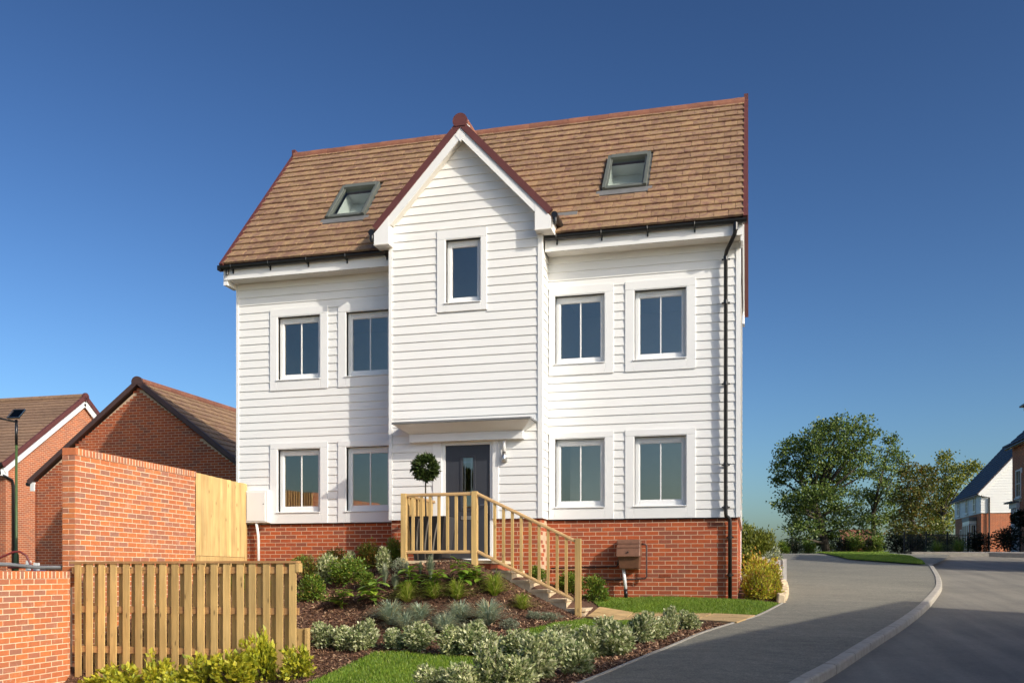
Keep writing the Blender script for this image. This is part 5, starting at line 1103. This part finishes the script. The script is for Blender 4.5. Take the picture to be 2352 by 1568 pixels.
def broad_mesh():
    V, q = [], []; S = MB()
    for st in range(4):
        a0 = rng.uniform(0, 6.28); tip = np.array([math.cos(a0)*.22*(st > 0), math.sin(a0)*.22*(st > 0), .95-.18*st]); S.tube([(0, 0, -.03), tuple(tip*np.array([.5, .5, .55])), tuple(tip)], [.018, .014, .010], 5)
        nl = 8
        for i in range(nl):
            a = a0+2*math.pi*i/nl*1.62; L = rng.uniform(.42, .62); w = L*.24; el = rng.uniform(-.15, .75); d = np.array([math.cos(a)*math.cos(el), math.sin(a)*math.cos(el), math.sin(el)]); s_ = np.array([-math.sin(a), math.cos(a), 0]); base = tip-np.array([0, 0, .045*i*.6]); rows = []
            for t, ww_ in ((0, .12), (.3, .8), (.6, 1.0), (.85, .6), (1, .05)):
                c = base+d*L*t+np.array([0, 0, -.26*L*t*t]); rows.append((c-s_*w*ww_+np.array([0, 0, .25*w*ww_]), c, c+s_*w*ww_+np.array([0, 0, .25*w*ww_])))
            o_ = len(V)
            for r in rows: V += list(r)
            for k in range(4):
                for j in (0, 1): q.append((o_+k*3+j, o_+k*3+j+1, o_+(k+1)*3+j+1, o_+(k+1)*3+j))
    return np_mesh('broad_leaves', np.array(V), np.array(q), 'leaf_broad', True), S.mesh('broad_stems', 'leaf_green')
BRD = [broad_mesh() for _ in range(3)]

# ================================================================== PLANTING (world x, y, height, width)
def pick(key, i): return SH[key][i % len(SH[key])]
VR = [(-5.72, 11.84, .36, .38), (-5.38, 11.8, .32, .42), (-5.11, 11.8, .40, .40), (-4.67, 11.77, .28, .36), (-4.29, 11.67, .36, .50), (-3.65, 11.28, .36, .46), (-3.40, 11.27, .42, .42), (-3.14, 11.17, .27, .33)]
VRL = ['first cream edged shrub beside the end of the slatted fence', 'second cream edged shrub along from the slatted fence', 'tallest of the three cream edged shrubs next to the slatted fence', 'small cream edged shrub at the tip of the curved lawn', 'wide cream edged shrub below the blue grass clumps', 'cream edged shrub below the middle blue grass at the lawn edge', 'tall cream edged shrub ending the row under the mulch bank', 'small cream edged shrub at the lawn end of the bank row']
for i, p in enumerate(VR): plant('variegated_shrub', pick('var', i), *p, VRL[i], 'shrub', 'cream edged shrubs along the foot of the bank')
VT = [(-7.06, 14.66, .49, .46), (-6.81, 15.03, .41, .31), (-5.95, 14.53, .41, .31)]
for i, (p, l) in enumerate(zip(VT, ('large cream edged shrub at the top of the bank under the windows', 'narrow cream edged shrub behind the bright green shrub', 'pale upright cream edged shrub beside the porch post'))): plant('variegated_shrub', pick('var', i+1), *p, l, 'shrub', 'cream edged shrubs at the top of the bank')
VFr = [(-2.66, 7.77, .30, .38), (-2.34, 7.54, .30, .37), (-2.11, 7.62, .43, .35), (-1.85, 7.60, .31, .36), (-2.67, 10.81, .33, .44), (-1.82, 8.15, .40, .42), (-1.81, 9.08, .36, .42), (-1.52, 8.44, .32, .36), (-2.18, 10.9, .30, .48), (-1.58, 9.7, .36, .41), (-1.33, 9.79, .37, .44), (-1.59, 10.87, .34, .40), (-1.2, 10.91, .38, .37), (-1.06, 11.1, .29, .31), (-0.92, 11.62, .34, .27), (-0.71, 12.01, .26, .29), (-2.05, 9.9, .33, .45), (-1.75, 10.3, .30, .4)]
VFL = ['cream edged hedge shrub nearest the camera at the bottom of the lawn', 'second cream edged hedge shrub cut by the bottom of the picture', 'tall upright cream edged shrub at the near end of the hedge', 'low cream edged hedge shrub at the near end beside the driveway edge', 'cream edged shrub alone on the lawn side of the hedge', 'big cream edged hedge shrub with mulch showing at its foot', 'cream edged hedge shrub in the middle of the near clump', 'cream edged hedge shrub leaning towards the driveway', 'wide cream edged shrub at the lawn side middle of the hedge', 'dense cream edged hedge shrub halfway along the driveway bed', 'cream edged hedge shrub with bare twigs on the driveway side', 'cream edged shrub in front of the path on the lawn side', 'tall cream edged hedge shrub in front of the sandstone path', 'thin brownish cream edged hedge shrub near the path', 'narrow cream edged shrub second from the far end of the hedge', 'last small cream edged shrub at the path end of the hedge', 'cream edged hedge shrub filling the gap above the lawn strip', 'cream edged hedge shrub behind the halfway clump']
for i, p in enumerate(VFr): plant('variegated_shrub', pick('var', i), p[0]-.05, p[1]+.02, p[2]*.98, p[3]*.95, VFL[i], 'shrub', 'cream edged hedge along the driveway')
for p, l in zip([(-3.23, 12.5, .18, .29), (-2.91, 13.59, .14, .39), (-3.13, 13.46, .14, .26)], ('small silvery ground shrub at the foot of the bank by the lawn', 'sprawling silvery plant near the bottom post of the steps', 'low silvery sprig beside the sprawling silvery plant')): plant('silver_shrub', pick('silver', 0), *p, l, 'plant', 'low silver plants on the bank')
for i, (p, l) in enumerate(zip([(-8.27, 16.05, .34, .45), (-7.27, 14.47, .52, .42), (-6.88, 13.74, .46, .48), (-7.57, 16.05, .44, .6), (-6.51, 14.35, .44, .68), (-6.83, 16.05, .52, .70), (-5.93, 14.94, .50, .36)],
    ('green shrub top showing above the slatted fence by the brick base', 'green shrub with rusty tips behind the end of the slatted fence', 'fresh green bushy shrub low beside the fence end', 'rusty green shrub against the sunny brick base', 'bright green spreading shrub in the middle of the bank', 'tall rusty green shrub in the shade of the bay', 'bright green shrub beside the porch corner post'))): plant('green_shrub', pick('green' if i in (0, 2, 4, 6) else 'rust', i), *p, l, 'shrub', 'green shrubs under the house wall')
for i, (p, l) in enumerate(zip([(-2.57, 15.75, .48, .50), (-3.05, 15.95, .38, .62), (-3.60, 15.85, .30, .36)], ('green shrub behind the bottom post of the stair railing', 'spreading green shrub behind the sloping handrail', 'small green shrub where the steps meet the bay'))): plant('green_shrub', pick('green', i), *p, l, 'shrub', 'green shrubs behind the steps')
for i, (p, l) in enumerate(zip([(-5.72, 14.0, .43, .30), (-5.49, 13.87, .31, .36), (-4.93, 13.99, .47, .34), (-5.39, 14.14, .30, .20), (-5.16, 14.14, .25, .18)], ('grey lavender clump below the pale upright shrub', 'low wide grey lavender clump left of the broad leaved plants', 'tallest grey lavender clump in front of the planter', 'thin grey lavender sprig at the foot of the porch post', 'smallest grey lavender sprig between porch post and tall clump'))): plant('lavender', (LAV[i % 2],), *p, l, 'plant', 'grey lavender clumps by the porch', parts=('stems',))
for i, (p, l) in enumerate(zip([(-6.25, 13.53, .31, .44), (-5.67, 13.54, .42, .46), (-5.22, 13.8, .38, .42), (-4.74, 13.72, .38, .38), (-4.42, 13.83, .46, .38), (-4.17, 14.02, .27, .36)], ('dark broad leaved plant alone on bare mulch', 'lime broad leaved plant above the largest blue grass', 'broad leaved plant with drooping rosette behind green grass', 'broad leaved plant between two green grass tufts', 'tall broad leaved plant just below the porch landing', 'small broad leaved plant beside the top of the steps'))): plant('broadleaf_plant', BRD[i % 3], *p, l, 'plant', 'broad leaved plants on the bank', parts=('leaves', 'stems'))
for i, (p, l) in enumerate(zip([(-5.17, 13.58, .41, .42), (-4.75, 13.63, .35, .40), (-4.38, 13.66, .38, .42), (-3.86, 13.94, .46, .46), (-3.38, 13.82, .32, .36)], ('green grass tuft below the drooping rosette plant', 'green grass tuft in the middle of the bank', 'green grass tuft under the porch corner post', 'tall straw tipped grass tuft beside the upper steps', 'small straw tipped grass tuft beside the lower steps'))): plant('grass_tuft', (TUF[i % 2],), p[0], p[1], p[2]*1.1, p[3]*1.7, l, 'ornamental grass', 'green grass tufts on the bank', parts=('blades',))
for i, (p, l) in enumerate(zip([(-5.24, 13.07, .36, .70), (-4.81, 13.15, .27, .58), (-4.91, 12.82, .27, .58), (-4.16, 13.09, .32, .60), (-4.23, 12.61, .28, .62), (-3.68, 12.95, .38, .66)], ('largest blue grass clump furthest from the steps', 'blue grass clump in the upper middle of the bank', 'flat blue grass clump below the largest one', 'blue grass clump above the tall cream edged shrub', 'low blue grass clump at the foot of the bank', 'blue grass clump with straw skirt nearest the steps'))): plant('blue_grass', (FES[i % 2],), p[0], p[1], p[2]*1.3, p[3]*1.45, l, 'ornamental grass', 'blue grass clumps on the bank', parts=('blades',))
YL = [(-8.40, 10.50, .30, .52), (-7.92, 10.45, .44, .56), (-7.45, 10.50, .52, .46), (-7.05, 10.35, .36, .5), (-6.72, 10.55, .46, .55), (-6.32, 10.55, .52, .56), (-6.02, 10.72, .62, .38), (-5.50, 10.62, .42, .40)]
for i, (p, l) in enumerate(zip(YL, ('low yellow leaved shrub nearest the low brick wall', 'yellow leaved shrub second from the low brick wall', 'yellow leaved shrub with a tall leader before the slatted fence', 'lime leaved low shrub in the middle of the slatted fence', 'yellow leaved shrub with bare twigs mid fence', 'dense yellow leaved shrub right of mid fence', 'tallest yellow leaved shrub against the slatted fence', 'separate small yellow leaved shrub at the fence end'))): plant('yellow_shrub', pick('yellow', i), *p, l, 'shrub', 'yellow leaved shrubs in front of the slatted fence')
# side bed along the right flank
for i, (p, l) in enumerate(zip([(.12, 16.75, .62, .56), (.22, 17.6, .74, .60), (.10, 18.4, .70, .60), (.40, 17.0, .46, .36), (.28, 19.2, .66, .5)], ('yellow autumn shrub at the house corner by the lawn', 'golden autumn shrub in the middle of the side bed', 'autumn shrub close to the side wall of the house', 'russet autumn shrub leaning over the stone edging', 'autumn shrub in front of the pale timber posts'))): plant('autumn_shrub', pick('autumn', i), *p, l, 'shrub', 'autumn shrubs in the side bed')
plant('feathery_shrub', pick('fine', 0),   .18, 25.5, 1.20, 1.20, 'tall feathery light green dome shrub beside the house corner', 'shrub', None)
plant('silver_shrub', pick('silver', 1), .55, 24.5, .72, .62, 'grey green shrub in front of the feathery dome', 'shrub', None)
plant('feathery_shrub', pick('fine', 1), -.05, 23.6, .7, .7, 'lower feathery shrub against the side wall', 'shrub', None)
plant('autumn_shrub', pick('autumn', 2), .30, 20.6, .75, .62, 'straw coloured grassy shrub behind the timber posts', 'shrub', None)
pp = thing('timber_planter', (.5, 21.2, 1.2), 'pale grey timber posts and rail of a planter in the side bed', 'planter')
for x, y in ((.28, 21.6), (.38, 20.7), (.72, 20.7), (.74, 21.6)): MB().box(x-.04, x+.04, y-.04, y+.04, 1.0, 1.78+(.06 if x < .3 else 0)).build('post', 'white_post', pp)
MB().box(.42, .68, 20.685, 20.715, 1.64, 1.76).build('rail', 'white_post', pp); MB().box(.705, .735, 20.74, 21.56, 1.52, 1.76).build('rail', 'white_post', pp)
se = thing('stone_edging', (.6, 20, 1.1), 'row of rough pale edging stones between side bed and driveway', 'edging')
yy = 16.15
while yy < 27:
    L = random.uniform(.28, .55); x = along(DLs, yy+L/2)-.05; z = g1(x, yy+L/2); j = lambda s_: random.uniform(-s_, s_)
    MB().hexa([(x-.09+j(.015), yy, z-.1), (x+.05+j(.01), yy+j(.02), z-.1), (x+.05+j(.01), yy+L-.02, z-.1), (x-.09+j(.015), yy+L-.02, z-.1), (x-.08+j(.015), yy+.02, z+.15+j(.03)), (x+.04+j(.01), yy+.02, z+.14+j(.03)), (x+.04, yy+L-.04, z+.15+j(.03)), (x-.08, yy+L-.04, z+.15+j(.03))]).build('edging_stone', 'stone', se, bev=.02); yy += L
MB().box(-.16, .42, 21.95, 22.15, 1.0, 1.5).build('edging_stone', 'stone', se, bev=.02)
# planting by the far houses
for i, (p, l) in enumerate(zip([(11.3, 46.2, 1.25, 1.5), (12.05, 45.2, 1.0, 1.1), (10.5, 48.3, 1.0, 1.3)], ('dark evergreen shrub below the slate roofed house', 'dark shrub beside the planter of the tall brick house', 'dark low shrub behind the black railing'))): plant('dark_shrub', pick('dark', i), *p, l, 'shrub', 'dark shrubs across the road', .1)
bt2 = thing('ball_topiary', (12.0, 47.0, 2.4), 'dark clipped ball tree by the door of the tall brick house', 'tree')
V, q = leaf_cloud(ellipsoid_tips(260, .36, .36, .34, 1.55, .6), 5, .12, .03, .03, np.array([0, 0, 1.55]), .1); link('crown', np_mesh('ball_crown', V+np.array([12.0, 47.0, 2.4]), q, 'leaf_dark'), bt2)
MB().tube([(12.0, 47.0, 2.4), (12.0, 47.0, 3.8)], .03, 8).build('trunk', 'bark', bt2)
tag(MB().box(11.55, 12.3, 43.3, 44.1, 2.3, 2.95).build('grey_planter', 'paving', None, bev=.03), 'grey square planter on the pavement by the tall brick house', 'planter')
plant('grass_tuft', (TUF[0],), 11.9, 43.7, .9, 1.3, 'spiky straw coloured grass in the grey pavement planter', 'ornamental grass', None, .55, ('blades',))
for i, (p, l) in enumerate(zip([(8.6, 47.6, .85, 1.5), (9.6, 47.9, .95, 1.6)], ('spiky grey green grass clump before the black railing', 'larger spiky grass clump at the bend of the black railing'))): plant('grass_tuft', (TUF[1],), *p, l, 'ornamental grass', 'grass clumps by the railing', .05, ('blades',))

# ================================================================== TREES
def tree(label, base, blobs, mat, per, leaf, trunk_r, fork, group='trees at the top of the road', gaps=.62, name='oak_tree', clump=34, lean=(0, 0), sprd=.25):
    """limbs run from the trunk to every foliage mass; leaves sit in small sprays over each mass"""
    base = Vector(base); t = thing(name, base, label, 'tree', group); S = MB()
    top = base+Vector((lean[0], lean[1], fork)); S.tube([base-UP*.5, base+(top-base)*.5+Vector((.05, 0, 0)), top], [trunk_r*1.25, trunk_r, trunk_r*.8], 9)
    Vs = []; n0 = 0
    for (x, y, z, r) in blobs:
        c = np.array([x, y, z]); cv = Vector(c); k0 = min(.85, max(.25, (z-base.z)/(max(b[2] for b in blobs)-base.z)*.8)); st = base.lerp(top, 1.0) if z > top.z else base.lerp(top, max(.3, (z-base.z)/max(.1, fork)*.8))
        mid = st.lerp(cv, .5)+Vector((rng.normal(0, .12*r), rng.normal(0, .12*r), rng.normal(.1*r, .1*r))); S.tube([st, mid, cv], [trunk_r*.42, trunk_r*.26, trunk_r*.10], 6)
        m = max(8, int(per*r*r)); d = unit(rng.normal(0, 1, (m, 3))); rad = rng.uniform(gaps**3, 1, (m, 1))**(1/3)*r*np.clip(1+.28*np.sin(3.1*d[:, :1]*2+rng.uniform(0, 6))+.18*rng.normal(0, 1, (m, 1)), .6, 1.4); tips = c+d*rad*np.array([1, 1, .78])
        for q in tips[::max(1, m//7)]: S.tube([cv, cv.lerp(Vector(q), .6)+Vector((0, 0, .05)), Vector(q)], [trunk_r*.09, trunk_r*.055, .012], 4)
        V, _ = leaf_cloud(tips, clump, leaf, leaf*.36, sprd, c, .15, jit=.9, flat=.5); Vs.append(V)
    V = np.concatenate(Vs); link('crown', np_mesh('crown', V, np.arange(len(V)).reshape(-1, 4), mat), t); S.build('trunk', 'bark', t, True); return t
OAK = [(5.17, 59.33, 10.15, 1.04), (6.27, 60.29, 10.52, 0.71), (4.52, 62.41, 10.36, 0.93), (3.51, 61.16, 9.94, 0.76), (6.84, 59.79, 9.76, 0.65), (2.42, 60.2, 9.04, 0.82), (3.22, 60.61, 8.93, 0.93), (4.17, 59.41, 8.75, 1.04), (5.57, 62.38, 9.35, 1.09), (6.34, 59.75, 8.85, 0.87), (7.26, 61.25, 8.74, 0.54), (2.04, 60.48, 7.99, 0.65), (2.82, 60.29, 7.68, 0.76), (3.91, 61.28, 7.62, 0.93), (5.03, 62.25, 7.82, 0.98), (6.34, 63.58, 8.07, 0.82), (7.07, 60.72, 7.61, 0.65), (1.8, 61.02, 7.37, 0.33), (2.47, 61.41, 6.42, 0.54), (3.31, 59.79, 6.27, 0.87), (4.25, 58.71, 6.17, 1.04), (5.67, 63.49, 6.95, 0.71), (2.01, 59.48, 5.74, 0.44), (2.79, 59.75, 5.34, 0.76), (3.87, 62.65, 5.37, 0.87), (4.84, 61.51, 5.28, 0.93), (5.85, 61.25, 5.52, 0.82), (2.62, 61.8, 4.5, 0.65), (3.24, 58.58, 4.07, 0.71), (4.62, 62.01, 4.07, 0.87), (5.55, 60.74, 4.28, 0.76), (2.36, 58.63, 3.56, 0.54), (4.74, 61.83, 3.24, 0.71)]
T2 = [(9.14, 66.66, 10.37, 0.29), (8.68, 64.3, 9.35, 0.52), (9.56, 65.84, 9.08, 0.46), (8.45, 64.52, 8.54, 0.63), (9.47, 66.16, 8.26, 0.69), (8.34, 65.81, 7.67, 0.57), (8.96, 64.41, 7.24, 0.74), (7.54, 65.94, 6.54, 0.8), (8.46, 65.64, 6.35, 0.8), (9.45, 65.97, 6.36, 0.74), (7.4, 65.87, 5.37, 0.86), (8.22, 64.87, 5.15, 0.86), (9.34, 66.18, 5.07, 0.74), (7.28, 66.02, 4.36, 0.63), (7.68, 63.72, 3.97, 0.57)]
T3 = [(9.53, 61.35, 7.74, 0.47), (9.81, 60.01, 7.2, 0.47), (10.37, 60.42, 7.62, 0.26), (9.06, 59.05, 6.61, 0.68), (10.1, 61.02, 6.5, 0.63), (10.51, 59.87, 6.65, 0.47), (9.16, 61.32, 5.87, 0.68), (9.75, 59.62, 5.61, 0.74), (10.67, 60.75, 5.67, 0.63), (9.06, 59.83, 4.72, 0.74), (10.18, 60.78, 4.62, 0.74), (9.46, 59.31, 3.91, 0.63), (8.45, 59.0, 4.03, 0.58), (9.1, 60.92, 3.58, 0.47)]
T4 = [(11.89, 62.68, 8.77, 0.37), (11.9, 62.11, 8.03, 0.54), (12.79, 63.44, 8.01, 0.48), (13.08, 61.3, 7.91, 0.27), (11.68, 62.94, 7.31, 0.59), (12.04, 60.91, 6.97, 0.59), (13.21, 63.68, 7.62, 0.37), (11.29, 62.13, 6.3, 0.59), (12.06, 62.28, 6.16, 0.64), (11.36, 63.22, 5.42, 0.64), (12.04, 62.83, 5.25, 0.54), (11.25, 62.64, 4.44, 0.7), (11.46, 60.41, 4.19, 0.59), (10.62, 61.17, 3.84, 0.59)]
BACK = [(-0.45, 44.88, 3.81, 0.29), (-0.33, 45.03, 3.51, 0.25), (-0.49, 45.01, 3.2, 0.33)]

tree('largest spreading oak tree nearest the white house', (4.81, 61.1, 2.2), OAK, 'leaf_oak', 31, .165, .24, 3.6, lean=(-.9, 0))
tree('thin topped tree beside the largest oak', (7.84, 65.0, 2.2), T2, 'leaf_oak', 24, .165, .15, 3.2)
tree('brown tinged tree in the middle of the group', (9.49, 60.2, 2.2), T3, 'leaf_oak2', 30, .165, .15, 2.6)
T4 = [(x*1.6, y*1.6, 1.5+(z-1.5)*1.6, r*1.6) for x, y, z, r in T4]
tree('yellow green tree next to the slate roofed house', (18.35, 98.9, 2.2), T4, 'leaf_lime', 15, .25, .22, 4.8, sprd=.38)
tree('small tree just behind the corner of the white house', (-.49, 45.3, 2.2), BACK, 'leaf_oak', 60, .12, .06, 1.0, None, name='small_tree', sprd=.14)
HG = [(1.9, 56.2, .75), (2.5, 56.4, .85), (3.3, 56.6, .75), (5.2, 57.1, .85), (5.9, 57.3, .95), (6.7, 57.5, .85), (7.1, 57.6, 1.0)]
HL = ['low scrub bush at the outer end under the oak', 'second low scrub bush under the oak', 'low scrub bush left of the oak trunk', 'low scrub bush just right of the oak trunk', 'scrub bush between the oak and the thin topped tree', 'scrub bush under the thin topped tree', 'scrub bush at the start of the black railing']
for i, ((x, y, w), l) in enumerate(zip(HG, HL)): plant('scrub_bush', pick('dark' if i % 2 else 'green', i), x, y, w*1.15, w*1.3, l, 'bush', 'scrub along the foot of the trees', .15)
for i, ((x, y), l) in enumerate(zip([(8.1, 55.5), (9.2, 56.0), (10.2, 56.4), (11.0, 56.8)], ('dark hedge bush behind the near end of the railing', 'dark hedge bush behind the middle of the railing', 'dark hedge bush behind the far half of the railing', 'dark hedge bush at the far end of the railing'))): plant('hedge_bush', pick('dark', i), x, y, 1.25, 1.7, l, 'bush', 'dark hedge behind the railing', .1)

for i, (nm, key, p, l, g) in enumerate((('green_shrub', 'green', (-6.05, 14.05, .30, .36), 'small green shrub between the bright green shrub and the lavender', 'green shrubs under the house wall'), ('rust_shrub', 'rust', (-7.55, 13.6, .34, .40), 'low rusty shrub behind the slatted fence on the bank', 'green shrubs under the house wall'), ('green_shrub', 'green', (-8.3, 13.9, .36, .45), 'green shrub on the bank seen between the fence boards', 'green shrubs under the house wall'), ('silver_shrub', 'silver', (-5.55, 14.28, .26, .26), 'small silvery shrub tucked under the porch landing', 'low silver plants on the bank'))): plant(nm, pick(key, i), *p, l, 'shrub', g)
